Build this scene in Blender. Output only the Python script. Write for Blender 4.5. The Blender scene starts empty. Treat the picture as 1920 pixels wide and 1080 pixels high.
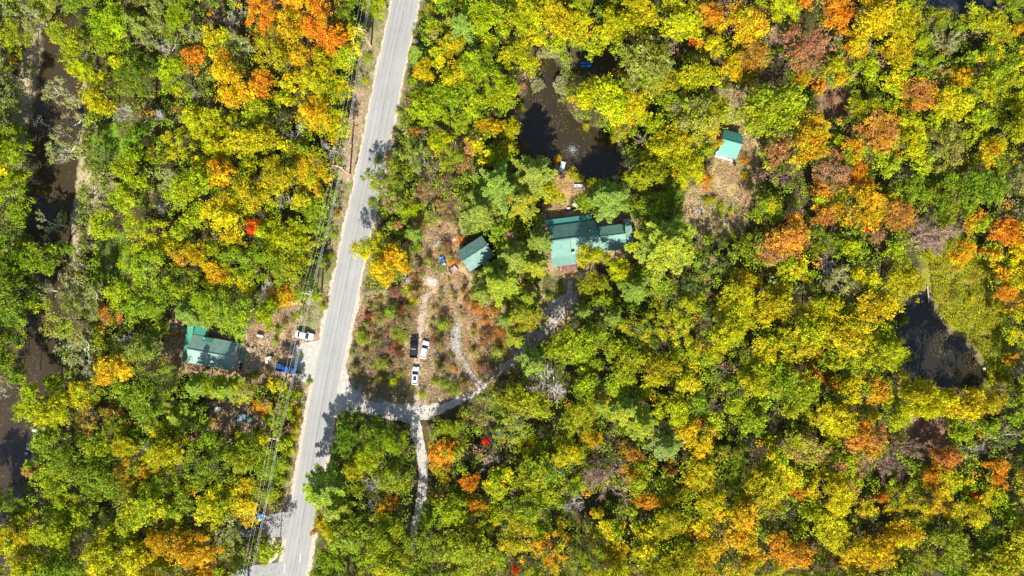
import bpy, math, random
import numpy as np
from mathutils import Vector
R = math.radians
scene = bpy.context.scene
col = scene.collection
random.seed(7)
# ------------------------------------------------------------------ camera, sky, sun, exposure
H = 150.0            # height of the drone above the ground
S = 0.128            # metres on the ground per pixel of the 1920 wide photograph
cam_d = bpy.data.cameras.new('camera'); cam = bpy.data.objects.new('camera', cam_d); col.objects.link(cam)
cam.location = (0, 0, H); cam.rotation_euler = (0, 0, 0)
cam_d.sensor_width = 36; cam_d.angle = 2 * math.atan(960 * S / H)
cam_d.clip_start = 1; cam_d.clip_end = 9000
scene.camera = cam
w = bpy.data.worlds.new('World'); scene.world = w; w.use_nodes = True
nt = w.node_tree; nt.nodes.clear()
sky = nt.nodes.new('ShaderNodeTexSky'); sky.sky_type = 'NISHITA'; sky.sun_disc = False
SUN_EL, SUN_AZ = 41, 184
sky.sun_elevation = R(SUN_EL); sky.sun_rotation = R(SUN_AZ)
bg = nt.nodes.new('ShaderNodeBackground'); bg.inputs[1].default_value = 0.095
wo = nt.nodes.new('ShaderNodeOutputWorld')
nt.links.new(sky.outputs[0], bg.inputs[0]); nt.links.new(bg.outputs[0], wo.inputs[0])
sd = bpy.data.lights.new('sun', 'SUN'); sd.energy = 5.0; sd.angle = R(0.5); sd.color = (1.0, 0.95, 0.86)
sun = bpy.data.objects.new('sun', sd); col.objects.link(sun)
ld = Vector((math.sin(R(4)) * math.cos(R(SUN_EL)), math.cos(R(4)) * math.cos(R(SUN_EL)), -math.sin(R(SUN_EL))))
sun.rotation_euler = ld.to_track_quat('-Z', 'Y').to_euler(); sun.location = (0, -60, 90)
scene.view_settings.view_transform = 'Standard'; scene.view_settings.look = 'None'
scene.view_settings.exposure = 0.84; scene.view_settings.gamma = 1
scene.cycles.max_bounces = 6; scene.cycles.diffuse_bounces = 3; scene.cycles.transmission_bounces = 3

def W(px, py, h=0.0):
    k = (H - h) / H * S
    return (px - 960) * k, (540 - py) * k

# ------------------------------------------------------------------ helpers
def tag(o, label=None, cat=None, group=None, kind=None):
    if label: o['label'] = label
    if cat: o['category'] = cat
    if group: o['group'] = group
    if kind: o['kind'] = kind
    return o
def thing(name, label, cat, loc=(0, 0, 0), rz=0.0, group=None):
    o = bpy.data.objects.new(name, None); col.objects.link(o); o.empty_display_size = 0.3
    o.location = loc; o.rotation_euler = (0, 0, rz)
    return tag(o, label, cat, group)
def at(px, py, h=0, z=0.0):
    x, y = W(px, py, h); return (x, y, z)

class MB:
    def __init__(s): s.v = []; s.f = []
    def add(s, vs, fs):
        n = len(s.v); s.v += [tuple(p) for p in vs]; s.f += [tuple(i + n for i in f) for f in fs]; return s
    def box(s, x0, x1, y0, y1, z0, z1, bev=0.0):
        if bev <= 0:
            s.add([(x0,y0,z0),(x1,y0,z0),(x1,y1,z0),(x0,y1,z0),(x0,y0,z1),(x1,y0,z1),(x1,y1,z1),(x0,y1,z1)],
              [(0,3,2,1),(4,5,6,7),(0,1,5,4),(1,2,6,5),(2,3,7,6),(3,0,4,7)])
        else:
            b = bev; rings = []
            for (i, z) in ((b, z0), (0, z0 + b), (0, z1 - b), (b, z1)):
                rings.append([(x0+i+ (b if i == 0 else 0), y0+i, z), (x1-i-(b if i == 0 else 0), y0+i, z), (x1-i, y0+i+(b if i==0 else 0), z), (x1-i, y1-i-(b if i==0 else 0), z),
                    (x1-i-(b if i==0 else 0), y1-i, z), (x0+i+(b if i==0 else 0), y1-i, z), (x0+i, y1-i-(b if i==0 else 0), z), (x0+i, y0+i+(b if i==0 else 0), z)])
            s.loft(rings)
        return s
    def loft(s, rings, cap=True):
        n = len(s.v); m = len(rings[0])
        for r in rings: s.v += [tuple(p) for p in r]
        for k in range(len(rings) - 1):
            for i in range(m):
                j = (i + 1) % m; a = n + k * m
                s.f.append((a + i, a + j, a + m + j, a + m + i))
        if cap:
            s.f.append(tuple(n + i for i in reversed(range(m)))); s.f.append(tuple(n + (len(rings) - 1) * m + i for i in range(m)))
        return s
    def tube(s, pts, rad, n=6, cap=True):
        pts = [Vector(p) for p in pts]; rings = []
        if not hasattr(rad, '__len__'): rad = [rad] * len(pts)
        for i, p in enumerate(pts):
            d = (pts[min(i + 1, len(pts) - 1)] - pts[max(i - 1, 0)]).normalized()
            u = d.cross(Vector((0, 0, 1)))
            if u.length < 0.05: u = d.cross(Vector((1, 0, 0)))
            u.normalize(); v = d.cross(u)
            rings.append([p + rad[i] * (math.cos(2*math.pi*k/n) * u + math.sin(2*math.pi*k/n) * v) for k in range(n)])
        return s.loft(rings, cap)
    def slab(s, a, b, c, d, t):
        """thick sheet with top corners a,b,c,d (ccw from above) and thickness t downwards"""
        top = [Vector(p) for p in (a, b, c, d)]; bot = [p - Vector((0, 0, t)) for p in top]
        return s.add(bot + top, [(3,2,1,0),(4,5,6,7),(0,1,5,4),(1,2,6,5),(2,3,7,6),(3,0,4,7)])
    def disc(s, cx, cy, z0, z1, r, n=14, r2=None):
        r2 = r if r2 is None else r2
        return s.loft([[(cx + q*math.cos(2*math.pi*k/n), cy + q*math.sin(2*math.pi*k/n), z) for k in range(n)] for (z, q) in ((z0, r), (z1, r2))])
    def build(s, name, mat, parent=None, smooth=False):
        m = bpy.data.meshes.new(name); m.from_pydata(s.v, [], s.f); m.update()
        if smooth: m.polygons.foreach_set('use_smooth', [True] * len(m.polygons))
        o = bpy.data.objects.new(name, m); col.objects.link(o); m.materials.append(mat)
        if parent: o.parent = parent
        return o

def np_mesh(name, V, nper, mat, attrs=None, colors=None):
    """mesh of separate polygons with nper corners; V (n*nper,3). attrs: dict name-> per-face floats; colors: (nfaces,3)"""
    nf = len(V) // nper
    m = bpy.data.meshes.new(name)
    m.vertices.add(len(V)); m.vertices.foreach_set('co', np.ascontiguousarray(V, dtype=np.float32).ravel())
    m.loops.add(len(V)); m.loops.foreach_set('vertex_index', np.arange(len(V), dtype=np.int32))
    m.polygons.add(nf); m.polygons.foreach_set('loop_start', np.arange(0, len(V), nper, dtype=np.int32))
    m.update(calc_edges=True)
    for k, a in (attrs or {}).items():
        at_ = m.attributes.new(k, 'FLOAT', 'FACE'); at_.data.foreach_set('value', np.asarray(a, dtype=np.float32))
    if colors is not None:
        c4 = np.ones((nf, 4), dtype=np.float32); c4[:, :3] = colors
        ca = m.attributes.new('tone', 'FLOAT_COLOR', 'FACE') if False else m.attributes.new('tone', 'FLOAT_VECTOR', 'FACE')
        ca.data.foreach_set('vector', c4[:, :3].ravel())
    m.materials.append(mat)
    return m

def leaf_quads(P, N, size, rng, asp=0.62):
    n = len(P)
    N = N / (np.linalg.norm(N, axis=1, keepdims=True) + 1e-9)
    t = rng.normal(size=(n, 3)); t -= N * np.sum(t * N, axis=1, keepdims=True); t /= (np.linalg.norm(t, axis=1, keepdims=True) + 1e-9)
    b = np.cross(N, t)
    sz = np.asarray(size).reshape(-1, 1)
    V = np.empty((n, 4, 3)); V[:, 0] = P + t*sz; V[:, 1] = P + b*sz*asp; V[:, 2] = P - t*sz*0.9; V[:, 3] = P - b*sz*asp
    return V.reshape(-1, 3)

# value noise on numpy arrays
_rn = np.random.default_rng(11); _lat = _rn.random((256, 256))
def vnoise(x, y, sc):
    x = np.asarray(x, float) / sc + 1000; y = np.asarray(y, float) / sc + 1000
    xi = np.floor(x).astype(int); yi = np.floor(y).astype(int); fx = x - xi; fy = y - yi
    fx = fx*fx*(3-2*fx); fy = fy*fy*(3-2*fy)
    g = lambda a, b: _lat[a & 255, b & 255]
    return (g(xi,yi)*(1-fx)+g(xi+1,yi)*fx)*(1-fy) + (g(xi,yi+1)*(1-fx)+g(xi+1,yi+1)*fx)*fy
def inpoly(x, y, poly):
    x = np.asarray(x, float); y = np.asarray(y, float); c = np.zeros(x.shape, bool); n = len(poly)
    for i in range(n):
        x0, y0 = poly[i]; x1, y1 = poly[(i+1) % n]
        if y0 == y1: continue
        k = ((y0 > y) != (y1 > y)) & (x < (x1-x0)*(y-y0)/(y1-y0)+x0); c ^= k
    return c
def segdist(x, y, pts, close=False):
    x = np.asarray(x, float); y = np.asarray(y, float); d = np.full(x.shape, 1e9)
    pp = list(pts) + ([pts[0]] if close else [])
    for (x0, y0), (x1, y1) in zip(pp[:-1], pp[1:]):
        L = (x1-x0)**2+(y1-y0)**2 + 1e-9; t = np.clip(((x-x0)*(x1-x0)+(y-y0)*(y1-y0))/L, 0, 1)
        d = np.minimum(d, np.hypot(x-(x0+t*(x1-x0)), y-(y0+t*(y1-y0))))
    return d
def sdist(x, y, poly):   # positive inside
    d = segdist(x, y, poly, True); return np.where(inpoly(x, y, poly), d, -d)

# ------------------------------------------------------------------ materials
def mat(name, color=(0.5,0.5,0.5), rough=0.7, metal=0.0, noise=0.0, nscale=3.0, bump=0.0, color2=None, spec=0.5):
    m = bpy.data.materials.new(name); m.use_nodes = True; t = m.node_tree; b = t.nodes['Principled BSDF']
    b.inputs['Roughness'].default_value = rough; b.inputs['Metallic'].default_value = metal
    b.inputs['Specular IOR Level'].default_value = spec
    b.inputs['Base Color'].default_value = (*color, 1)
    if noise > 0 or color2:
        tc = t.nodes.new('ShaderNodeTexCoord'); n = t.nodes.new('ShaderNodeTexNoise'); n.inputs['Scale'].default_value = nscale
        n.inputs['Detail'].default_value = 6; t.links.new(tc.outputs['Object'], n.inputs['Vector'])
        mr = t.nodes.new('ShaderNodeMapRange'); mr.inputs[1].default_value = 0.32; mr.inputs[2].default_value = 0.68
        t.links.new(n.outputs[0], mr.inputs[0])
        mx = t.nodes.new('ShaderNodeMix'); mx.data_type = 'RGBA'
        c2 = color2 or tuple(c * (1 - noise) for c in color); c1 = color if color2 else tuple(min(1, c * (1 + noise * 0.5)) for c in color)
        mx.inputs[6].default_value = (*c1, 1); mx.inputs[7].default_value = (*c2, 1)
        t.links.new(mr.outputs[0], mx.inputs[0]); t.links.new(mx.outputs[2], b.inputs['Base Color'])
        if bump > 0:
            bp = t.nodes.new('ShaderNodeBump'); bp.inputs['Strength'].default_value = bump; bp.inputs['Distance'].default_value = 0.1
            t.links.new(n.outputs[0], bp.inputs['Height']); t.links.new(bp.outputs[0], b.inputs['Normal'])
    return m

def leaf_material(name, per_face=False, transl=0.34, nsc=0.42, rough=0.6):
    m = bpy.data.materials.new(name); m.use_nodes = True; t = m.node_tree; L = t.links.new; t.nodes.clear()
    def mix(a, b, f):
        x = t.nodes.new('ShaderNodeMix'); x.data_type = 'RGBA'; L(a, x.inputs[6]); L(b, x.inputs[7]); L(f, x.inputs[0]); return x.outputs[2]
    sh = t.nodes.new('ShaderNodeAttribute'); sh.attribute_name = 'shade'
    hs = t.nodes.new('ShaderNodeHueSaturation')
    if per_face:
        a = t.nodes.new('ShaderNodeAttribute'); a.attribute_name = 'tone'; L(a.outputs['Vector'], hs.inputs['Color'])
    else:
        oi = t.nodes.new('ShaderNodeObjectInfo'); tn = t.nodes.new('ShaderNodeAttribute'); tn.attribute_type = 'OBJECT'; tn.attribute_name = 'tint'
        tc = t.nodes.new('ShaderNodeTexCoord'); va = t.nodes.new('ShaderNodeVectorMath'); va.operation = 'ADD'
        L(tc.outputs['Object'], va.inputs[0]); ml = t.nodes.new('ShaderNodeMath'); ml.operation = 'MULTIPLY'; ml.inputs[1].default_value = 60
        L(oi.outputs['Random'], ml.inputs[0]); L(ml.outputs[0], va.inputs[1])
        n = t.nodes.new('ShaderNodeTexNoise'); n.inputs['Scale'].default_value = nsc; n.inputs['Detail'].default_value = 4; n.inputs['Roughness'].default_value = 0.65; L(va.outputs[0], n.inputs['Vector'])
        mr = t.nodes.new('ShaderNodeMapRange'); mr.inputs[1].default_value = 0.38; mr.inputs[2].default_value = 0.64; L(n.outputs[0], mr.inputs[0])
        L(mix(oi.outputs['Color'], tn.outputs['Vector'], mr.outputs[0]), hs.inputs['Color'])
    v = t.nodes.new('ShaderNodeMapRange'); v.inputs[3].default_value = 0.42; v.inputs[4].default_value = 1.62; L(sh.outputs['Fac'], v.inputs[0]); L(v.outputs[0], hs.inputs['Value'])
    h2 = t.nodes.new('ShaderNodeAttribute'); h2.attribute_name = 'hue'
    hv = t.nodes.new('ShaderNodeMapRange'); hv.inputs[3].default_value = 0.475; hv.inputs[4].default_value = 0.525; L(h2.outputs['Fac'], hv.inputs[0]); L(hv.outputs[0], hs.inputs['Hue'])
    p = t.nodes.new('ShaderNodeBsdfPrincipled'); p.inputs['Roughness'].default_value = rough; p.inputs['Specular IOR Level'].default_value = 0.25
    tr = t.nodes.new('ShaderNodeBsdfTranslucent'); ms = t.nodes.new('ShaderNodeMixShader'); ms.inputs[0].default_value = transl
    L(hs.outputs[0], p.inputs['Base Color']); L(hs.outputs[0], tr.inputs['Color']); L(p.outputs[0], ms.inputs[1]); L(tr.outputs[0], ms.inputs[2])
    o = t.nodes.new('ShaderNodeOutputMaterial'); L(ms.outputs[0], o.inputs[0]); return m

M_leaf = leaf_material('leaf')
M_need = leaf_material('needles', transl=0.2, nsc=0.25)
M_brush = leaf_material('brush', per_face=True, transl=0.2)
M_bark = mat('bark', (0.26,0.22,0.18), 0.9, noise=0.5, nscale=6)
M_pale = mat('pale_bark', (0.62,0.58,0.53), 0.85, noise=0.35, nscale=5)
M_twig = mat('twigs', (0.52,0.47,0.41), 0.9, noise=0.4, nscale=2)
M_twigp = mat('brown_twigs', (0.36,0.23,0.17), 0.9, noise=0.4, nscale=2)
def roof_mat(name, c, rough=0.5):
    m = mat(name, c, rough, noise=0.14, nscale=0.9, spec=0.35); return m
M_roof = roof_mat('mint_metal_roof', (0.14,0.285,0.235))
M_roofp = roof_mat('faded_green_roof', (0.25,0.38,0.31))
M_roofg = roof_mat('green_metal_roof', (0.07,0.30,0.20))
M_roofs = roof_mat('teal_shed_roof', (0.075,0.29,0.235))
M_roofd = mat('weathered_roof', (0.11,0.24,0.20), 0.6, nscale=1.6, color2=(0.22,0.33,0.28), spec=0.3)
M_white = mat('white_paint', (0.62,0.61,0.59), 0.6, noise=0.1)
M_wall = mat('log_siding', (0.30,0.19,0.11), 0.8, noise=0.35, nscale=4)
M_wallg = mat('grey_siding', (0.38,0.37,0.34), 0.8, noise=0.2, nscale=4)
M_glass = mat('window_glass', (0.03,0.04,0.05), 0.08, spec=0.8)
M_deck = mat('deck_boards', (0.30,0.16,0.12), 0.8, noise=0.4, nscale=5)
M_wood = mat('weathered_wood', (0.42,0.33,0.24), 0.85, noise=0.4, nscale=5)
M_concrete = mat('concrete', (0.52,0.48,0.43), 0.9, noise=0.25, nscale=3)
M_rubber = mat('rubber', (0.02,0.02,0.02), 0.8)
M_chrome = mat('rim_metal', (0.5,0.5,0.52), 0.3, metal=0.8)
M_carwhite = mat('white_car_paint', (0.80,0.80,0.80), 0.25, spec=0.6)
M_carblack = mat('black_car_paint', (0.012,0.014,0.022), 0.22, spec=0.6)
M_carblue = mat('blue_car_paint', (0.03,0.12,0.38), 0.25, spec=0.6)
M_carnavy = mat('navy_car_paint', (0.012,0.025,0.06), 0.25, spec=0.6)
M_lamp = mat('headlamp_lens', (0.7,0.7,0.7), 0.15)
M_tail = mat('tail_lens', (0.45,0.02,0.02), 0.25)
M_pole = mat('pole_wood', (0.60,0.42,0.24), 0.9, noise=0.3, nscale=4)
M_wire = mat('wire', (0.75,0.75,0.76), 0.6)
M_grey = mat('grey_metal', (0.45,0.46,0.47), 0.5)
M_tarp = mat('blue_grey_tarp', (0.20,0.25,0.31), 0.6, noise=0.4, nscale=3)
M_blue = mat('blue_plastic', (0.01,0.16,0.70), 0.4)
M_lblue = mat('light_blue_paint', (0.10,0.35,0.65), 0.4)
M_red = mat('red_plastic', (0.70,0.03,0.02), 0.4)
M_green = mat('green_plastic', (0.12,0.42,0.05), 0.5)
M_sea = mat('sea_green_cover', (0.08,0.42,0.28), 0.5)
M_black = mat('black_metal', (0.02,0.02,0.02), 0.5)
M_turq = mat('turquoise_plastic', (0.15,0.50,0.52), 0.5)
M_pink = mat('pink_plastic', (0.6,0.18,0.22), 0.5)
M_rock = mat('pale_rock', (0.50,0.46,0.41), 0.9, noise=0.3, nscale=2)
M_brick = mat('old_brick', (0.42,0.24,0.18), 0.9, noise=0.5, nscale=5)
M_log = mat('silvery_log', (0.50,0.44,0.36), 0.85, noise=0.3, nscale=3)

# ------------------------------------------------------------------ layout of the place, in photograph pixels
ROAD = [(765,-90),(764,-30),(761,0),(735,120),(711,240),(686,360),(660,480),(635,600),(611,720),(590,840),(570,960),(549,1080),(538,1140),(528,1200)]
POND = [(992,128),(1012,106),(1040,106),(1052,130),(1044,160),(1054,182),(1078,225),(1130,238),(1152,262),(1174,300),(1160,322),(1120,332),(1094,326),(1062,318),(1042,300),(1008,290),(980,262),(966,210),(984,170)]
POND2 = [(1700,560),(1720,546),(1742,540),(1750,590),(1778,622),(1812,640),(1842,688),(1846,716),(1800,726),(1720,722),(1690,690),(1690,620)]
TOPWATER = [(1728,-60),(1880,-60),(1870,14),(1800,22),(1740,14)]
STREAM = [(92,-70),(88,60),(76,110),(70,200),(60,300),(58,400),(48,470),(36,560),(42,640),(14,720),(-40,820),(-60,1000),(-70,1200),(10,1200),(22,1000),(44,900),(60,845),(72,790),(104,705),(112,640),(108,560),(128,470),(136,380),(144,300),(152,200),(156,120),(146,70),(150,-70)]
MEADOW = [(1738,486),(1790,446),(1850,500),(1856,560),(1884,640),(1888,720),(1850,716),(1842,668),(1806,630),(1772,606),(1748,560)]
CLEARING = [(790,368),(846,392),(866,440),(858,500),(880,522),(874,556),(940,580),(952,640),(940,690),(892,736),(830,748),(800,762),(690,752),(654,716),(662,612),(682,556),(730,552),(782,520),(772,440)]
YARD = [(1020,400),(1190,400),(1196,478),(1150,482),(1098,500),(1096,556),(1056,616),(1004,648),(950,694),(930,680),(988,640),(1012,600),(1012,545),(1028,500)]
DOCKPATH = [(1046,318),(1092,334),(1094,360),(1066,366),(1056,396),(1020,392),(1042,350)]
SHEDYARD = [(1352,176),(1396,166),(1394,240),(1412,262),(1420,330),(1400,384),(1388,440),(1340,450),(1306,436),(1280,392),(1298,358),(1336,340),(1346,300),(1342,250)]
LHOUSE = [(322,606),(345,604),(440,634),(480,610),(540,572),(600,570),(600,640),(576,720),(552,722),(520,690),(500,724),(446,700),(420,704),(330,692),(306,650)]
LDARK = [(386,742),(470,744),(500,800),(450,808),(392,806)]
GRAVELJ = [(648,690),(660,738),(700,754),(770,760),(830,758),(882,728),(940,680),(968,690),(900,742),(838,782),(794,800),(802,860),(802,930),(778,990),(764,980),(780,880),(776,820),(756,790),(700,776),(640,764),(610,800)]
LAWN1 = [(182,236),(214,240),(226,286),(196,312),(176,290)]
LAWN2 = [(190,448),(224,446),(230,508),(200,520),(188,500)]
BAREGAP = [(1546,168),(1590,170),(1600,204),(1560,218),(1540,196)]
BAREGAP2 = [(1712,778),(1770,790),(1772,838),(1726,846),(1706,812)]
OPEN_POLYS = [POND, POND2, TOPWATER, MEADOW, CLEARING, YARD, DOCKPATH, SHEDYARD, LHOUSE, LDARK, GRAVELJ, LAWN1, LAWN2, BAREGAP, BAREGAP2,
  [(74,84),(154,84),(154,160),(148,330),(136,430),(66,430),(56,330),(62,200)], [(44,640),(108,640),(104,700),(50,700)], [(-60,770),(74,770),(60,850),(44,905),(-60,905)],
  [(36,56),(80,60),(72,250),(36,250)], [(1074,104),(1146,100),(1150,140),(1080,138)], [(455,962),(540,955),(528,1012),(498,1010),(460,1000)], [(468,1062),(530,1044),(530,1140),(460,1140)]]
GARAGE_P = [(856,486),(906,444),(930,476),(896,512),(872,512)]
OPEN_POLYS.append(GARAGE_P)
VERGE_L = [(712,-20),(702,40),(688,100),(674,170),(664,230),(652,290),(645,340),(640,400),(630,470),(618,520),(600,560),(590,610)]
VERGE_B = [(578,740),(564,830),(548,905),(530,960)]

# ------------------------------------------------------------------ ground
def build_ground():
    st = 2.5
    xs = np.arange(-200, 2121, st); ys = np.arange(-160, 1241, st)
    X, Y = np.meshgrid(xs, ys); nx, ny = len(xs), len(ys)
    wx = X + 9*(vnoise(X, Y, 16)-0.5) + 5*(vnoise(X+50, Y, 5)-0.5); wy = Y + 9*(vnoise(X, Y+77, 16)-0.5) + 5*(vnoise(X, Y+33, 5)-0.5)
    C = np.empty(X.shape + (3,)); C[:] = (0.085, 0.068, 0.032)
    n1 = vnoise(X, Y, 30)[..., None]; C = C*(0.7+0.6*n1)
    g = np.clip((vnoise(X+900, Y, 45)-0.5)*4, 0, 1)[..., None]; C = C*(1-g*0.6) + np.array((0.07,0.085,0.02))*g*0.6
    def paint(dist, color, feather, jit=0.25, sc=7, color2=None):
        nonlocal C
        a = np.clip(dist/feather+0.5, 0, 1)[..., None]
        c = np.array(color)*(1-jit/2+jit*vnoise(X+dist.mean()*3, Y, sc))[..., None]
        if color2 is not None:
            q = np.clip((vnoise(X+31, Y+17, 13)*0.65+vnoise(X, Y+200, 4)*0.35-0.5)*4+0.5, 0, 1)[..., None]; c = c*(1-q)+np.array(color2)*q
        C = C*(1-a)+c*a
    litter = (0.47,0.32,0.18); dry = (0.33,0.25,0.15); grass = (0.20,0.20,0.075); tan = (0.42,0.33,0.20); lawn = (0.15,0.26,0.02)
    paint(18-segdist(wx, wy, [(50,0),(62,90),(48,180),(30,260),(20,380),(10,470),(0,560)]), tan, 8, 0.4, color2=(0.24,0.22,0.10))
    paint(9-segdist(wx, wy, [(152,90),(154,180),(146,260),(142,340),(142,480)]), tan, 4, 0.4)
    paint(16-segdist(wx, wy, [(160,330),(175,380),(180,430)]), tan, 8, 0.4)
    for p in (LAWN1, LAWN2): paint(sdist(wx, wy, p)+8, lawn, 6, 0.3)
    paint(30-segdist(wx, wy, ROAD)*1.0+6, grass, 8, 0.4, color2=(0.30,0.25,0.14))
    paint(18-segdist(wx, wy, VERGE_L), (0.19,0.20,0.07), 6, 0.4, color2=(0.33,0.26,0.15))
    paint(12-segdist(wx, wy, [(676,175),(668,230),(658,290),(650,330)]), (0.42,0.30,0.20), 6, 0.4)
    paint(12-segdist(wx, wy, VERGE_B), (0.22,0.21,0.08), 6, 0.4, color2=(0.36,0.29,0.18))
    paint(12-segdist(wx, wy, [(552,930),(530,952)]), (0.40,0.32,0.22), 6, 0.4)
    paint(sdist(wx, wy, CLEARING)+6, litter, 12, 0.4, color2=(0.33,0.29,0.14))
    paint(26-segdist(wx, wy, [(800,360),(812,420),(836,470),(850,540)]), (0.46,0.28,0.14), 14, 0.4, color2=(0.42,0.31,0.18))
    paint(42-segdist(wx, wy, [(700,735),(670,690),(690,700)]), (0.27,0.24,0.11), 14, 0.4, color2=(0.34,0.28,0.16))
    paint(20-segdist(wx, wy, [(725,738),(760,742)]), (0.24,0.25,0.08), 8, 0.3)
    paint(34-segdist(wx, wy, [(900,590),(920,640),(900,690)]), (0.46,0.24,0.10), 12, 0.4, color2=(0.36,0.24,0.13))
    paint(30-segdist(wx, wy, [(820,650),(830,690)]), (0.34,0.25,0.17), 12, 0.4)
    paint(14-segdist(wx, wy, [(826,560),(860,560)]), (0.40,0.26,0.15), 12, 0.4)
    paint(sdist(wx, wy, YARD)+4, litter, 10, 0.5, color2=(0.25,0.2,0.1))
    paint(18-segdist(wx, wy, [(1030,530),(1044,545)]), (0.24,0.27,0.06), 8, 0.3)
    paint(sdist(wx, wy, DOCKPATH)+3, (0.42,0.25,0.11), 6, 0.4, color2=(0.32,0.26,0.08))
    paint(sdist(wx, wy, SHEDYARD)+6, (0.44,0.31,0.17), 10, 0.3, color2=(0.33,0.29,0.11))
    paint(26-segdist(wx, wy, [(1340,410),(1372,420)]), (0.33,0.28,0.13), 12, 0.3)
    paint(8-segdist(wx, wy, [(1389,296),(1388,322)]), (0.24,0.30,0.05), 5, 0.2)
    paint(9-segdist(wx, wy, [(1325,378),(1350,384),(1380,392)]), (0.22,0.27,0.05), 6, 0.4)
    paint(sdist(wx, wy, LHOUSE)+6, litter, 10, 0.5, color2=(0.24,0.17,0.10))
    paint(22-segdist(wx, wy, [(455,660),(468,686)]), (0.54,0.42,0.29), 10, 0.2)
    paint(14-segdist(wx, wy, [(480,700),(500,660),(500,620)]), (0.46,0.34,0.22), 10, 0.3)
    paint(20-segdist(wx, wy, [(590,560),(580,600),(570,612)]), (0.20,0.23,0.08), 8, 0.4, color2=(0.28,0.26,0.13))
    paint(sdist(wx, wy, LDARK), (0.36,0.25,0.15), 8, 0.6)
    for p in (BAREGAP, BAREGAP2): paint(sdist(wx, wy, p)+12, (0.22,0.13,0.08), 14, 0.5)
    paint(sdist(wx, wy, MEADOW)+12, (0.22,0.23,0.03), 14, 0.4, color2=(0.28,0.25,0.07))
    paint(8-segdist(wx, wy, [(1744,540),(1752,590),(1776,618),(1814,636),(1846,690)]), (0.24,0.20,0.09), 12, 0.6)
    # banks
    dw = np.maximum.reduce([sdist(wx, wy, p) for p in (POND, POND2, STREAM, TOPWATER)])
    a = np.clip((dw+5)/5, 0, 1)[..., None]; C = C*(1-a) + np.array((0.10,0.075,0.05))*a
    fine = 0.72 + 0.56*vnoise(X*1.0, Y, 3.1)*0.6 + 0.56*vnoise(X, Y+500, 6.3)*0.4
    C = C*fine[..., None]
    Z = -0.05*vnoise(X, Y, 8) - 0.95*np.clip((dw+2)/8, 0, 1)
    Z = np.where(segdist(X, Y, ROAD) < 40, np.minimum(Z, -0.01), Z)
    V = np.stack([(X-960)*S, (540-Y)*S, Z], -1).reshape(-1, 3)
    m = bpy.data.meshes.new('ground'); m.vertices.add(len(V)); m.vertices.foreach_set('co', V.astype(np.float32).ravel())
    i = np.arange((ny-1)*(nx-1)); r = i//(nx-1); c = i % (nx-1); a0 = r*nx+c
    Q = np.stack([a0, a0+nx, a0+nx+1, a0+1], -1).astype(np.int32)
    m.loops.add(Q.size); m.loops.foreach_set('vertex_index', Q.ravel()); m.polygons.add(len(Q)); m.polygons.foreach_set('loop_start', np.arange(0, Q.size, 4, dtype=np.int32))
    m.update(calc_edges=True)
    ca = m.attributes.new('tone', 'FLOAT_VECTOR', 'POINT'); ca.data.foreach_set('vector', C.reshape(-1, 3).astype(np.float32).ravel())
    mt = bpy.data.materials.new('forest_floor'); mt.use_nodes = True; t = mt.node_tree; b = t.nodes['Principled BSDF']; b.inputs['Roughness'].default_value = 0.95; b.inputs['Specular IOR Level'].default_value = 0.1
    at_ = t.nodes.new('ShaderNodeAttribute'); at_.attribute_name = 'tone'; tc = t.nodes.new('ShaderNodeTexCoord')
    n = t.nodes.new('ShaderNodeTexNoise'); n.inputs['Scale'].default_value = 2.2; n.inputs['Detail'].default_value = 8; n.inputs['Roughness'].default_value = 0.75; t.links.new(tc.outputs['Object'], n.inputs['Vector'])
    mr = t.nodes.new('ShaderNodeMapRange'); mr.inputs[1].default_value = 0.3; mr.inputs[2].default_value = 0.7; mr.inputs[3].default_value = 0.45; mr.inputs[4].default_value = 1.5; t.links.new(n.outputs[0], mr.inputs[0])
    vm = t.nodes.new('ShaderNodeVectorMath'); vm.operation = 'SCALE'; t.links.new(at_.outputs['Vector'], vm.inputs[0]); t.links.new(mr.outputs[0], vm.inputs['Scale']); t.links.new(vm.outputs[0], b.inputs['Base Color'])
    bp = t.nodes.new('ShaderNodeBump'); bp.inputs['Strength'].default_value = 0.6; bp.inputs['Distance'].default_value = 0.25; t.links.new(n.outputs[0], bp.inputs['Height']); t.links.new(bp.outputs[0], b.inputs['Normal'])
    m.materials.append(mt); o = bpy.data.objects.new('ground', m); col.objects.link(o); tag(o, kind='structure')
    # far ground, a frame of sheets around the detailed one reaching the horizon
    x0, x1 = (xs[0]-960)*S, (xs[-1]-960)*S; y1, y0 = (540-ys[0])*S, (540-ys[-1])*S; F = 5000
    fm = MB(); z = -0.03
    for (a, b_, c_, d) in ((-F, F, y1, F), (-F, F, -F, y0), (-F, x0, y0, y1), (x1, F, y0, y1)):
        fm.add([(a, c_, z), (b_, c_, z), (b_, d, z), (a, d, z)], [(0, 1, 2, 3)])
    tag(fm.build('ground_far', mat('far_ground', (0.14,0.15,0.04), 0.95, noise=0.6, nscale=0.08, color2=(0.24,0.18,0.03))), kind='structure')
build_ground()

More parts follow.
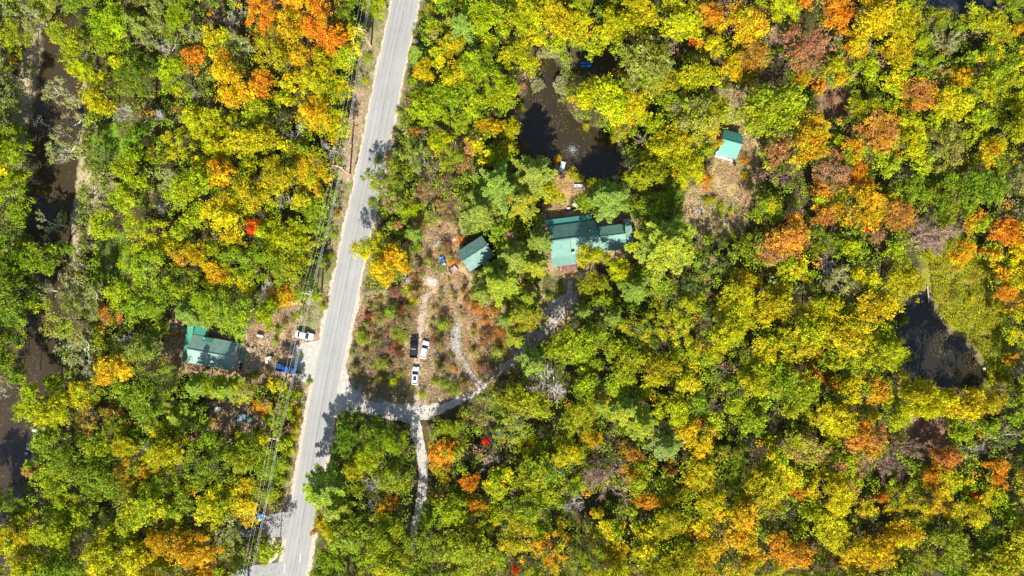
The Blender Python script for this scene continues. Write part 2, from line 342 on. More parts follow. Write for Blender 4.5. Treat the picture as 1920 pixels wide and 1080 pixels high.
def water_mat(name, c):
    m = bpy.data.materials.new(name); m.use_nodes = True; t = m.node_tree; b = t.nodes['Principled BSDF']
    b.inputs['Roughness'].default_value = 0.12; b.inputs['Specular IOR Level'].default_value = 0.5
    tc = t.nodes.new('ShaderNodeTexCoord'); n = t.nodes.new('ShaderNodeTexNoise'); n.inputs['Scale'].default_value = 0.25; n.inputs['Detail'].default_value = 7
    t.links.new(tc.outputs['Object'], n.inputs['Vector']); mx = t.nodes.new('ShaderNodeMix'); mx.data_type = 'RGBA'
    mx.inputs[6].default_value = (*c, 1); mx.inputs[7].default_value = (c[0]*1.5, c[1]*1.4, c[2]*1.1, 1); t.links.new(n.outputs[0], mx.inputs[0]); t.links.new(mx.outputs[2], b.inputs['Base Color'])
    n2 = t.nodes.new('ShaderNodeTexNoise'); n2.inputs['Scale'].default_value = 3.0; n2.inputs['Detail'].default_value = 3; t.links.new(tc.outputs['Object'], n2.inputs['Vector'])
    bp = t.nodes.new('ShaderNodeBump'); bp.inputs['Strength'].default_value = 0.25; bp.inputs['Distance'].default_value = 0.05; t.links.new(n2.outputs[0], bp.inputs['Height']); t.links.new(bp.outputs[0], b.inputs['Normal'])
    return m
def water(name, poly, m, grow=8):
    cx = sum(p[0] for p in poly)/len(poly); cy = sum(p[1] for p in poly)/len(poly)
    b = MB(); P = []
    n = len(poly)
    for i, (x, y) in enumerate(poly):   # grow outward along vertex normals
        ax, ay = poly[i-1]; bx, by = poly[(i+1) % n]; tx, ty = bx-ax, by-ay; L = math.hypot(tx, ty); nx_, ny_ = ty/L, -tx/L
        if inpoly(np.array([x+nx_*3.0]), np.array([y+ny_*3.0]), poly)[0]: nx_, ny_ = -nx_, -ny_
        P.append(at(x+nx_*grow, y+ny_*grow, 0, -0.30))
    P.reverse(); b.add(P, [tuple(range(n))]); o = b.build(name, m); tag(o, kind='structure')
water('pond_water', POND, water_mat('brown_pond', (0.027,0.022,0.013)))
water('small_pond_water', POND2, water_mat('dark_pond', (0.020,0.018,0.013)))
water('upper_pond_water', TOPWATER, water_mat('far_pond', (0.02,0.025,0.035)))
water('stream_water', STREAM, water_mat('stream', (0.038,0.029,0.019)), 7)

def catmull(pts, k=8):
    P = [np.array(p, float) for p in pts]; P = [2*P[0]-P[1]] + P + [2*P[-1]-P[-2]]; out = []
    for i in range(1, len(P)-2):
        for j in range(k):
            t = j/k; a, b, c, d = P[i-1], P[i], P[i+1], P[i+2]
            out.append(0.5*((2*b)+(-a+c)*t+(2*a-5*b+4*c-d)*t*t+(-a+3*b-3*c+d)*t**3))
    out.append(P[-2]); return out
def strip(name, pts, z, m, jit=0.0, nlat=8, sub=10, kind='structure'):
    """pts: (px, py, full width in px)"""
    C = catmull(pts, sub); C = np.array(C); n = len(C); V = []; U = []
    T = np.gradient(C[:, :2], axis=0); T /= np.linalg.norm(T, axis=1, keepdims=True); N = np.stack([-T[:, 1], T[:, 0]], -1); d = 0
    for i in range(n):
        if i: d += float(np.hypot(*(C[i, :2]-C[i-1, :2])))*S
        for k in range(nlat+1):
            u = k/nlat-0.5; wdt = C[i, 2]
            e = jit*(float(vnoise(C[i, 0]*1.0+k//nlat*99, C[i, 1], 5))+float(vnoise(C[i, 0]+k//nlat*99, C[i, 1], 13))-1.0)*2*(1 if u > 0 else -1)*min(1, abs(u)*2)**3
            p = C[i, :2]+N[i]*(u*wdt+e); V.append(at(p[0], p[1], 0, z)); U.append((k/nlat, d))
    F = []
    for i in range(n-1):
        for k in range(nlat):
            a = i*(nlat+1)+k; F.append((a, a+1, a+nlat+2, a+nlat+1))
    me = bpy.data.meshes.new(name); me.from_pydata(V, [], F); uv = me.uv_layers.new(name='UVMap')
    for l in me.loops: uv.data[l.index].uv = U[l.vertex_index]
    me.update()
    if me.polygons[0].normal.z < 0: me.flip_normals()
    me.materials.append(m); o = bpy.data.objects.new(name, me); col.objects.link(o); tag(o, kind=kind); return o

def asphalt_mat():
    m = bpy.data.materials.new('worn_asphalt'); m.use_nodes = True; t = m.node_tree; L = t.links.new; b = t.nodes['Principled BSDF']; b.inputs['Roughness'].default_value = 0.85; b.inputs['Specular IOR Level'].default_value = 0.3
    uv = t.nodes.new('ShaderNodeUVMap'); sp = t.nodes.new('ShaderNodeSeparateXYZ'); L(uv.outputs[0], sp.inputs[0])
    tc = t.nodes.new('ShaderNodeTexCoord')
    def noise(sc, det, vec=None, rough=0.6):
        n = t.nodes.new('ShaderNodeTexNoise'); n.inputs['Scale'].default_value = sc; n.inputs['Detail'].default_value = det; n.inputs['Roughness'].default_value = rough; L(vec or tc.outputs['Object'], n.inputs['Vector']); return n.outputs[0]
    def mth(op, a, b_=None, c=None):
        x = t.nodes.new('ShaderNodeMath'); x.operation = op
        for i, q in enumerate((a, b_, c)):
            if q is None: continue
            if hasattr(q, 'is_output'): L(q, x.inputs[i])
            else: x.inputs[i].default_value = q
        return x.outputs[0]
    u = sp.outputs[0]
    sm = t.nodes.new('ShaderNodeCombineXYZ'); L(mth('MULTIPLY', u, 9.0), sm.inputs[0]); L(mth('MULTIPLY', sp.outputs[1], 0.06), sm.inputs[1])
    streak = noise(1.0, 5, sm.outputs[0], 0.7)
    wob = mth('MULTIPLY', mth('SUBTRACT', noise(0.5, 4), 0.5), 0.035)
    def band(c, wd):   # 1 at centre c falling to 0 over wd
        return mth('MAXIMUM', mth('SUBTRACT', 1.0, mth('DIVIDE', mth('ABSOLUTE', mth('SUBTRACT', mth('ADD', u, wob), c)), wd)), 0.0)
    seam = mth('MULTIPLY', band(0.49, 0.012), mth('GREATER_THAN', noise(0.35, 3), 0.44))
    seam2 = mth('MULTIPLY', mth('MULTIPLY', band(0.5, 0.04), noise(0.12, 2)), 0.9)
    tr = mth('ADD', mth('ADD', band(0.22, 0.07), band(0.40, 0.06)), mth('ADD', band(0.66, 0.07), band(0.84, 0.05)))
    v = mth('ADD', 1.0, mth('MULTIPLY', mth('SUBTRACT', streak, 0.5), 0.45))
    v = mth('MULTIPLY', v, mth('ADD', 0.94, mth('MULTIPLY', mth('SUBTRACT', noise(12, 4), 0.5), 0.5)))
    v = mth('MULTIPLY', v, mth('ADD', 1.0, mth('MULTIPLY', mth('SUBTRACT', noise(0.16, 3), 0.5), 0.4)))
    v = mth('SUBTRACT', v, mth('MULTIPLY', tr, 0.10)); v = mth('SUBTRACT', v, mth('MULTIPLY', seam, 0.42)); v = mth('SUBTRACT', v, mth('MULTIPLY', seam2, 0.35))
    vm = t.nodes.new('ShaderNodeVectorMath'); vm.operation = 'SCALE'; vm.inputs[0].default_value = (0.345, 0.345, 0.33); L(v, vm.inputs['Scale']); L(vm.outputs[0], b.inputs['Base Color'])
    return m
M_asph = asphalt_mat()
M_sand = mat('sandy_shoulder', (0.56,0.49,0.41), 0.95, nscale=1.6, color2=(0.40,0.32,0.24), bump=0.4)
M_grav = mat('pale_gravel', (0.50,0.475,0.43), 0.95, nscale=1.1, color2=(0.37,0.33,0.27), bump=0.4)
M_gravg = mat('coarse_gravel', (0.46,0.45,0.44), 0.95, nscale=2.6, color2=(0.24,0.21,0.17), bump=0.8)
strip('road', [(x, y, 47) for x, y in ROAD], 0.055, M_asph, 0.5, 16)
strip('road_shoulder', [(x, y, 55 if y < 500 else 62) for x, y in ROAD], 0.020, M_sand, 2.2, 8, 40)
strip('gravel_apron', [(610,690,60),(585,690,60),(566,690,50),(556,690,44),(546,692,30)], 0.026, M_grav, 3, 8, 12)
strip('gravel_apron', [(612,668,60),(592,664,52),(566,662,36),(550,662,26)], 0.031, M_grav, 2, 8, 12)
strip('gravel_driveway', [(618,730,96),(650,741,64),(690,759,36),(740,772,34),(776,773,32),(812,769,24),(846,757,14),(880,742,14),(905,720,18),(935,694,16),(962,676,14),(985,650,22),(1008,622,34),(1034,592,40),(1062,566,28),(1090,558,12)], 0.036, M_grav, 2.2, 8, 12)
strip('gravel_apron', [(634,692,30),(650,724,40),(676,744,44),(700,752,30)], 0.039, M_grav, 3, 8, 12)
strip('gravel_track', [(748,768,30),(774,790,24),(786,830,20),(793,870,20),(793,910,18),(786,950,16),(777,990,13),(770,1040,10)], 0.042, M_grav, 1.8, 6, 10)
strip('gravel_path', [(898,724,16),(886,704,10),(874,686,9),(866,668,8),(856,650,13),(853,628,18),(858,604,11)], 0.047, M_gravg, 2.6, 6, 10)
strip('gravel_path', [(858,690,3),(846,678,3),(848,656,6),(852,640,8)], 0.051, M_gravg, 2, 4, 8)
strip('dirt_track', [(784,764,18),(780,735,13),(780,700,13),(784,660,12),(787,620,12),(791,590,13),(797,565,14),(806,545,9)], 0.029, mat('pale_dirt', (0.46,0.38,0.29), 0.95, nscale=1.2, color2=(0.34,0.26,0.17)), 2.4, 6, 10)
strip('gravel_patch', [(803,520,6),(808,526,14),(814,530,18),(819,534,10)], 0.033, M_rock, 2, 6, 8)
strip('stone_path', [(1067,520,8),(1069,535,9),(1069,550,12),(1066,566,16)], 0.052, M_grav, 1.5, 4, 8)
M_asph2 = mat('driveway_asphalt', (0.30,0.30,0.29), 0.9, noise=0.2, nscale=1.5)
strip('paved_driveway', [(448,990,34),(480,986,38),(510,985,42),(535,984,50),(552,986,60)], 0.046, M_asph2, 0.6, 6, 8)
strip('paved_driveway', [(440,1100,50),(480,1085,50),(520,1082,54),(545,1080,60)], 0.050, M_asph2, 0.6, 6, 8)
strip('sand_patch', [(508,1002,6),(509,1020,22),(507,1040,26),(502,1056,10)], 0.024, M_sand, 1.5, 6, 8)
mk = MB()
for (x, y) in ((562, 1046), (533, 1066)):
    a = at(x, y); mk.add([(a[0]-0.1, a[1]-1.1, 0.062), (a[0]+0.1, a[1]-1.1, 0.062), (a[0]+0.32, a[1]+1.1, 0.062), (a[0]+0.12, a[1]+1.1, 0.062)], [(0,1,2,3)])
tag(mk.build('road_marking', mat('faded_paint', (0.55,0.55,0.53), 0.8)), kind='structure')
# ------------------------------------------------------------------ palette of foliage
PAL = {'G': (0.23,0.32,0.008), 'D': (0.12,0.20,0.012), 'L': (0.36,0.43,0.004), 'Y': (0.62,0.53,0.004), 'A': (0.66,0.36,0.008),
       'O': (0.68,0.28,0.014), 'R': (0.42,0.21,0.065), 'K': (0.38,0.22,0.12), 'P': (0.26,0.34,0.04), 'S': (0.32,0.33,0.085),
       'X': (0.85,0.05,0.012), 'M': (0.30,0.06,0.05), 'B': (0.3,0.27,0.22)}
CNAME = {'G': 'mid green', 'D': 'dark green', 'L': 'lime green', 'Y': 'golden yellow', 'A': 'amber', 'O': 'bright orange', 'R': 'rust red',
         'K': 'pinkish brown', 'P': 'soft blue-green', 'S': 'pale olive', 'X': 'scarlet', 'M': 'maroon', 'B': 'grey'}

# ------------------------------------------------------------------ tree meshes (unit trees, real size; copies share them)
def crown_arrays(seed, Rr, Hc, nl, lr, nclump, nleaf, ls, rise=1.7, spread=0.84, flat=0.6):
    g = np.random.default_rng(seed); P = []; N = []; Sh = []; Hu = []; tips = []
    ga = 2.39996; ph = g.uniform(0, 6.28); ecc = g.uniform(0.78, 1.25); k1, k2 = g.uniform(0, 6.28, 2)
    for i in range(nl):
        a = ph+i*ga+g.normal()*0.4; rim = 1+0.16*math.sin(2*a+k1)+0.12*math.sin(3*a+k2)
        q = min(1.08, math.sqrt((i+0.3)/nl)*spread*g.uniform(0.78, 1.2)*rim)
        cx, cy = Rr*q*math.cos(a)*ecc, Rr*q*math.sin(a)/ecc; cz = Hc+rise*(1-q*q)*1.1+g.normal()*0.75-0.2
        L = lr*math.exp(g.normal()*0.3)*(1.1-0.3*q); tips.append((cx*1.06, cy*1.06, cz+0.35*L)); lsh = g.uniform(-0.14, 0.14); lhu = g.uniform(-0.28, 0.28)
        for j in range(max(5, int(nclump*(L/lr)**1.3))):
            d = g.normal(size=3); d[2] = abs(d[2])*1.0-0.25; d /= np.linalg.norm(d)
            r = L*(g.uniform(0.35, 1.15) if g.random() < 0.85 else g.uniform(1.15, 1.6)); c = np.array((cx, cy, cz))+d*np.array((r, r, r*flat)); cr = g.uniform(0.13, 0.34); tilt = g.normal(size=3)*0.35
            n = int(nleaf*g.uniform(0.4, 1.5)); p = c+g.normal(size=(n, 3))*np.array((cr, cr, cr*0.45)); P.append(p)
            N.append(d*0.4+tilt+np.array((0, 0, 0.85))+g.normal(size=(n, 3))*0.6)
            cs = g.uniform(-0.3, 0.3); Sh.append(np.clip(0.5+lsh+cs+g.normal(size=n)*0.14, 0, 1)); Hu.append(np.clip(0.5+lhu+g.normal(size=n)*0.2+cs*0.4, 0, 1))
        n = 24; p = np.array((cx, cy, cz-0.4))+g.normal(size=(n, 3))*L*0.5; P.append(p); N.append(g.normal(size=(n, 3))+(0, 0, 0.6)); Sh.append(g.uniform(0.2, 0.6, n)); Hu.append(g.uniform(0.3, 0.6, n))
    P = np.concatenate(P); N = np.concatenate(N); Sh = np.concatenate(Sh); Hu = np.concatenate(Hu)
    return leaf_quads(P, N, g.uniform(ls*0.65, ls*1.35, len(P)), g), Sh, Hu, tips
def trunk_mb(H_, tips, r0, seed, lean=0.25, top=None):
    g = random.Random(seed); b = MB(); top = top or H_*0.8
    ax = [(0,0,-0.2), (g.uniform(-.1,.1), g.uniform(-.1,.1), H_*0.3), (g.gauss(0,lean), g.gauss(0,lean), H_*0.55), (g.gauss(0,lean), g.gauss(0,lean), top)]
    b.tube(ax, [r0*1.25, r0, r0*0.75, r0*0.2], 7)
    for (x, y, z) in tips:
        k = g.uniform(0.35, 0.6); s = Vector(ax[1]).lerp(Vector(ax[2]), g.random()) if k < 0.48 else Vector(ax[2]).lerp(Vector(ax[3]), g.random()*0.6)
        e = Vector((x, y, z)); mid = s.lerp(e, 0.55)+Vector((0, 0, -0.25)); b.tube([s, mid, e], [r0*0.36, r0*0.25, r0*0.10], 5)
    return b
def mesh_of(b, name, m):
    me = bpy.data.meshes.new(name); me.from_pydata(b.v, [], b.f); me.update(); me.materials.append(m); return me

PROTO = {}; RAW = []
PROTO['broad'] = []
for k in range(14):
    V, sh, hu, tips = crown_arrays(100+k, 4.4, 8.3, 18+2*(k % 4), 1.2, 22, 16, 0.155+0.01*(k % 3))
    RAW.append((V, sh, hu))
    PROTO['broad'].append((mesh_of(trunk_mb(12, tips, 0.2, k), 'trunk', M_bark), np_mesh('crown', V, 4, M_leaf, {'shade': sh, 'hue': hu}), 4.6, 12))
PROTO['loose'] = []
for k in range(5):
    V, sh, hu, tips = crown_arrays(200+k, 4.3, 8.0, 24, 0.75, 11, 18, 0.14, spread=0.98, flat=0.9)
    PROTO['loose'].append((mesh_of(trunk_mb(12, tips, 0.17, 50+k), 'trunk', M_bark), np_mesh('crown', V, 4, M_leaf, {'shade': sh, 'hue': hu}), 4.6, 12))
PROTO['shrub'] = []
for k in range(5):
    V, sh, hu, tips = crown_arrays(300+k, 1.3, 0.8, 9, 0.42, 9, 15, 0.095, rise=0.5)
    b = MB()
    for tp in tips: b.tube([(0,0,-0.1), (tp[0]*.5, tp[1]*.5, tp[2]*.45), tp], [0.035, 0.025, 0.01], 4)
    PROTO['shrub'].append((mesh_of(b, 'stem', M_bark), np_mesh('foliage', V, 4, M_leaf, {'shade': sh, 'hue': hu}), 1.55, 2.0))

def pine_proto(seed, H_=14.0, Rr=4.2):
    g = np.random.default_rng(seed); P = []; N = []; SZ = []; Sh = []; Hu = []; b = MB()
    b.tube([(0,0,-0.2), (0.05,0,H_*0.5), (0,0.05,H_)], [0.24, 0.15, 0.03], 7)
    nw = 9
    for i in range(nw):
        z = H_*(0.38+0.6*i/(nw-1)); rr = Rr*(1-(i/(nw-0.4))**1.5)*g.uniform(0.85, 1.05)+0.35; nb = int(g.integers(5, 8)); a0 = g.uniform(0, 6.28)
        for j in range(nb):
            a = a0+j*6.283/nb+g.normal()*0.12; L = rr*g.uniform(0.7, 1.15); up = 0.10+0.35*i/nw
            tip = np.array((L*math.cos(a), L*math.sin(a), z+L*up*0.6-0.05*L*L*0.3)); base = np.array((0, 0, z))
            b.tube([tuple(base), tuple(base*0.45+tip*0.55+np.array((0,0,0.05))), tuple(tip)], [0.05, 0.035, 0.012], 4)
            bsh = g.uniform(-0.12, 0.12)
            d = (tip-base)/L; sd_ = np.array((-d[1], d[0], 0.0))
            m_ = max(5, int(L*4.2))
            for q in range(m_):
                t_ = 0.22+0.78*(q+g.random())/m_; sl = 0.28*L*(1.08-t_)+0.16
                for s_ in (-1, 1):
                    n = 11; u = g.random(n)**0.8; pc = base+(tip-base)*t_
                    p = pc+(sd_*s_*0.85+d*0.6)*(u*sl)[:, None]*g.uniform(0.7, 1.3)+g.normal(size=(n, 3))*np.array((0.09, 0.09, 0.08))
                    P.append(p); N.append(np.array((0, 0, 1.0))+g.normal(size=(n, 3))*0.45+d*0.25); SZ.append(g.uniform(0.13, 0.23, n))
                    cs = g.uniform(-.12, .12); Sh.append(np.clip(0.42+bsh+cs+0.25*t_*u+g.normal(size=n)*0.1, 0, 1)); Hu.append(np.clip(0.5+bsh+g.normal(size=n)*0.12, 0, 1))
    P = np.concatenate(P); N = np.concatenate(N); g2 = np.random.default_rng(seed+1)
    V = leaf_quads(P, N, np.concatenate(SZ), g2, 0.42)
    return (mesh_of(b, 'trunk', M_bark), np_mesh('crown', V, 4, M_need, {'shade': np.concatenate(Sh), 'hue': np.concatenate(Hu)}), 4.2, 14)
PROTO['pine'] = [pine_proto(400+k) for k in range(6)]

def bare_proto(seed, mt, Rr=3.6, H_=10.0, leaves=0, twn=1500, trunkmat=None, tr=0.17):
    g = np.random.default_rng(seed); b = MB(); segs = []
    def grow(p, d, L, r, lev):
        e = p+d*L; m_ = (p+e)/2+Vector(g.normal(size=3)*L*0.06); b.tube([p, m_, e], [r, r*0.8, r*0.55], 5 if lev < 2 else 3); segs.append((p, m_, e, lev))
        if lev >= 4: return
        for k in range(int(g.integers(2, 4)) + (2 if lev == 0 else 0)):
            nd = (d+Vector(g.normal(size=3)*(0.62 if lev else 0.75))+Vector((0, 0, 0.12))).normalized()
            if nd.z < 0.0: nd.z = 0.05
            grow(m_ if (k and g.random() < 0.5) else e, nd, L*g.uniform(0.55, 0.85)*(0.72 if lev == 0 else 1), r*0.6, lev+1)
    grow(Vector((0,0,-0.2)), Vector((0.03,0.02,1)).normalized(), H_*0.42, tr, 0)
    fine = [s for s in segs if s[3] >= 2]; P0 = []; D = []
    idx = g.integers(0, len(fine), twn)
    for i in idx:
        s = fine[i]; t_ = g.random(); p = np.array(s[1])*(1-t_)+np.array(s[2])*t_; d = np.array(s[2])-np.array(s[1]); d = d/(np.linalg.norm(d)+1e-6)+g.normal(size=3)*0.55; d[2] = abs(d[2])*0.7; P0.append(p); D.append(d/np.linalg.norm(d)*g.uniform(0.35, 0.95))
    P0 = np.array(P0); D = np.array(D); sd_ = np.cross(D, g.normal(size=D.shape)); sd_ /= np.linalg.norm(sd_, axis=1, keepdims=True)+1e-9; wd = 0.028
    V = np.stack([P0-sd_*wd, P0+sd_*wd, P0+D+sd_*wd*0.3], 1).reshape(-1, 3)
    tw = np_mesh('twigs', V, 3, mt); rmax = float(np.percentile(np.hypot(V[:, 0], V[:, 1]), 93)); lm = None
    if leaves:
        i = g.integers(0, len(P0), leaves); p = P0[i]+D[i]*g.random((leaves, 1))+g.normal(size=(leaves, 3))*0.12
        q = leaf_quads(p, g.normal(size=(leaves, 3))*0.5+(0, 0, 1), g.uniform(0.11, 0.22, leaves), g); pn = vnoise(p[:, 0]*10, p[:, 1]*10, 8)
        lm = np_mesh('crown', q, 4, M_leaf, {'shade': np.clip(0.25+0.5*pn+g.normal(size=leaves)*0.12, 0, 1), 'hue': np.clip(0.5+g.normal(size=leaves)*0.2, 0, 1)})
    return (mesh_of(b, 'trunk', trunkmat or mt), tw, rmax, H_, lm)
PROTO['bare'] = [bare_proto(500+k, M_twig, trunkmat=M_pale, tr=0.24) for k in range(4)]
PROTO['bareb'] = [bare_proto(520+k, M_twigp, twn=2600) for k in range(4)]
PROTO['sparse'] = [bare_proto(540+k, M_twig, leaves=1900, H_=11.5, trunkmat=M_pale, tr=0.26) for k in range(6)]
PROTO['snag'] = [bare_proto(560+k, M_pale, twn=160, tr=0.28, H_=12.5) for k in range(5)]

KNAME = {'broad': ('broadleaf_tree', 'broadleaf tree'), 'loose': ('open_crowned_tree', 'open-crowned tree'), 'pine': ('pine_tree', 'feathery pine tree'),
         'bare': ('bare_tree', 'bare grey tree'), 'bareb': ('bare_tree', 'bare brown-twigged tree'), 'sparse': ('thin_leaved_tree', 'pale-limbed tree'),
         'snag': ('dead_tree', 'bleached dead tree'), 'shrub': ('shrub', 'shrub')}
ALLT = []   # (px, py, rpx, object, kindkey, colourkey)
trg = random.Random(5)
NOSHADE = [LHOUSE, LAWN1, LAWN2, [(700,560),(860,520),(950,600),(930,690),(850,735),(680,735),(664,640)], SHEDYARD, [(36,60),(84,60),(72,300),(30,300)], [(790,745),(860,735),(850,775),(800,775)], DOCKPATH]
def shades_open(px, py, r):
    if r < 14 or (px < 430 and 660 < py < 760): return False
    P_ = np.array([px, px, px]), np.array([py-r*0.6-25, py-r*0.6-60, py-r*0.6-90])
    return any(bool((inpoly(*P_, q)).any()) and not inpoly(np.array([px]), np.array([py]), q)[0] for q in NOSHADE)
def plant(kind, px, py, rpx, ca, cb=None, label=None, z0=0.0):
    lowf = 1.0
    if kind == 'low': kind, lowf = 'broad', 0.5
    if kind == 'mid': kind, lowf = 'broad', 1.1
    if kind == 'tall': kind, lowf = 'broad', 1.45
    if lowf <= 1.0 and shades_open(px, py, rpx): lowf = min(lowf, 0.6)
    if kind != 'shrub' and segdist(np.array([px]), np.array([py]), [(695,0),(683,50),(627,299),(574,540),(510,820),(465,1080)])[0] < 26+rpx*0.5: lowf = min(lowf, 0.62)
    cb = cb or ca; pr = trg.choice(PROTO[kind]); Rm, Hm = pr[2], pr[3]
    hh = Hm*0.72
    rm = rpx*S*0.94; sc = rm/Rm
    zs = {'shrub': sc, 'pine': 0.42+0.58*sc}.get(kind, 0.45+0.55*sc)*trg.uniform(0.9, 1.12)
    if kind == 'shrub': zs = max(0.35, min(1.6, zs))
    zs *= lowf
    x, y = W(px, py, hh*zs)
    t = bpy.data.objects.new(KNAME[kind][0], None); col.objects.link(t); t.empty_display_size = 0.3
    t.location = (x, y, z0); t.rotation_euler = (0, 0, trg.uniform(0, 6.283)); ex = 1.0 if kind in ('pine', 'shrub') else trg.uniform(0.84, 1.18); t.scale = (sc*ex, sc/ex*trg.uniform(0.95, 1.08), zs)
    parts = [('stem' if kind == 'shrub' else 'trunk', pr[0])]
    if kind in ('bare', 'bareb', 'snag', 'sparse'): parts.append(('twigs', pr[1]))
    else: parts.append(('foliage' if kind == 'shrub' else 'crown', pr[1]))
    if len(pr) > 4 and pr[4]: parts.append(('crown', pr[4]))
    j = lambda c: tuple(min(1.0, v*trg.uniform(0.88, 1.14)) for v in c)
    A, B = j(PAL[ca]), j(PAL[cb])
    if ca == 'L' and px > 950: A = j((0.45, 0.43, 0.004))
    if cb == 'L' and px > 950: B = j((0.42, 0.43, 0.004))
    if ca == 'G' and px > 950: A = j((0.28, 0.33, 0.008))
    for n, me in parts:
        o = bpy.data.objects.new(n, me); col.objects.link(o); o.parent = t
        if n in ('crown', 'foliage'): o.color = (*A, 1); o['tint'] = B
    if label: t['label'] = label; t['category'] = 'shrub' if kind == 'shrub' else 'tree'
    ALLT.append((px, py, rpx, t, kind, ca)); return t

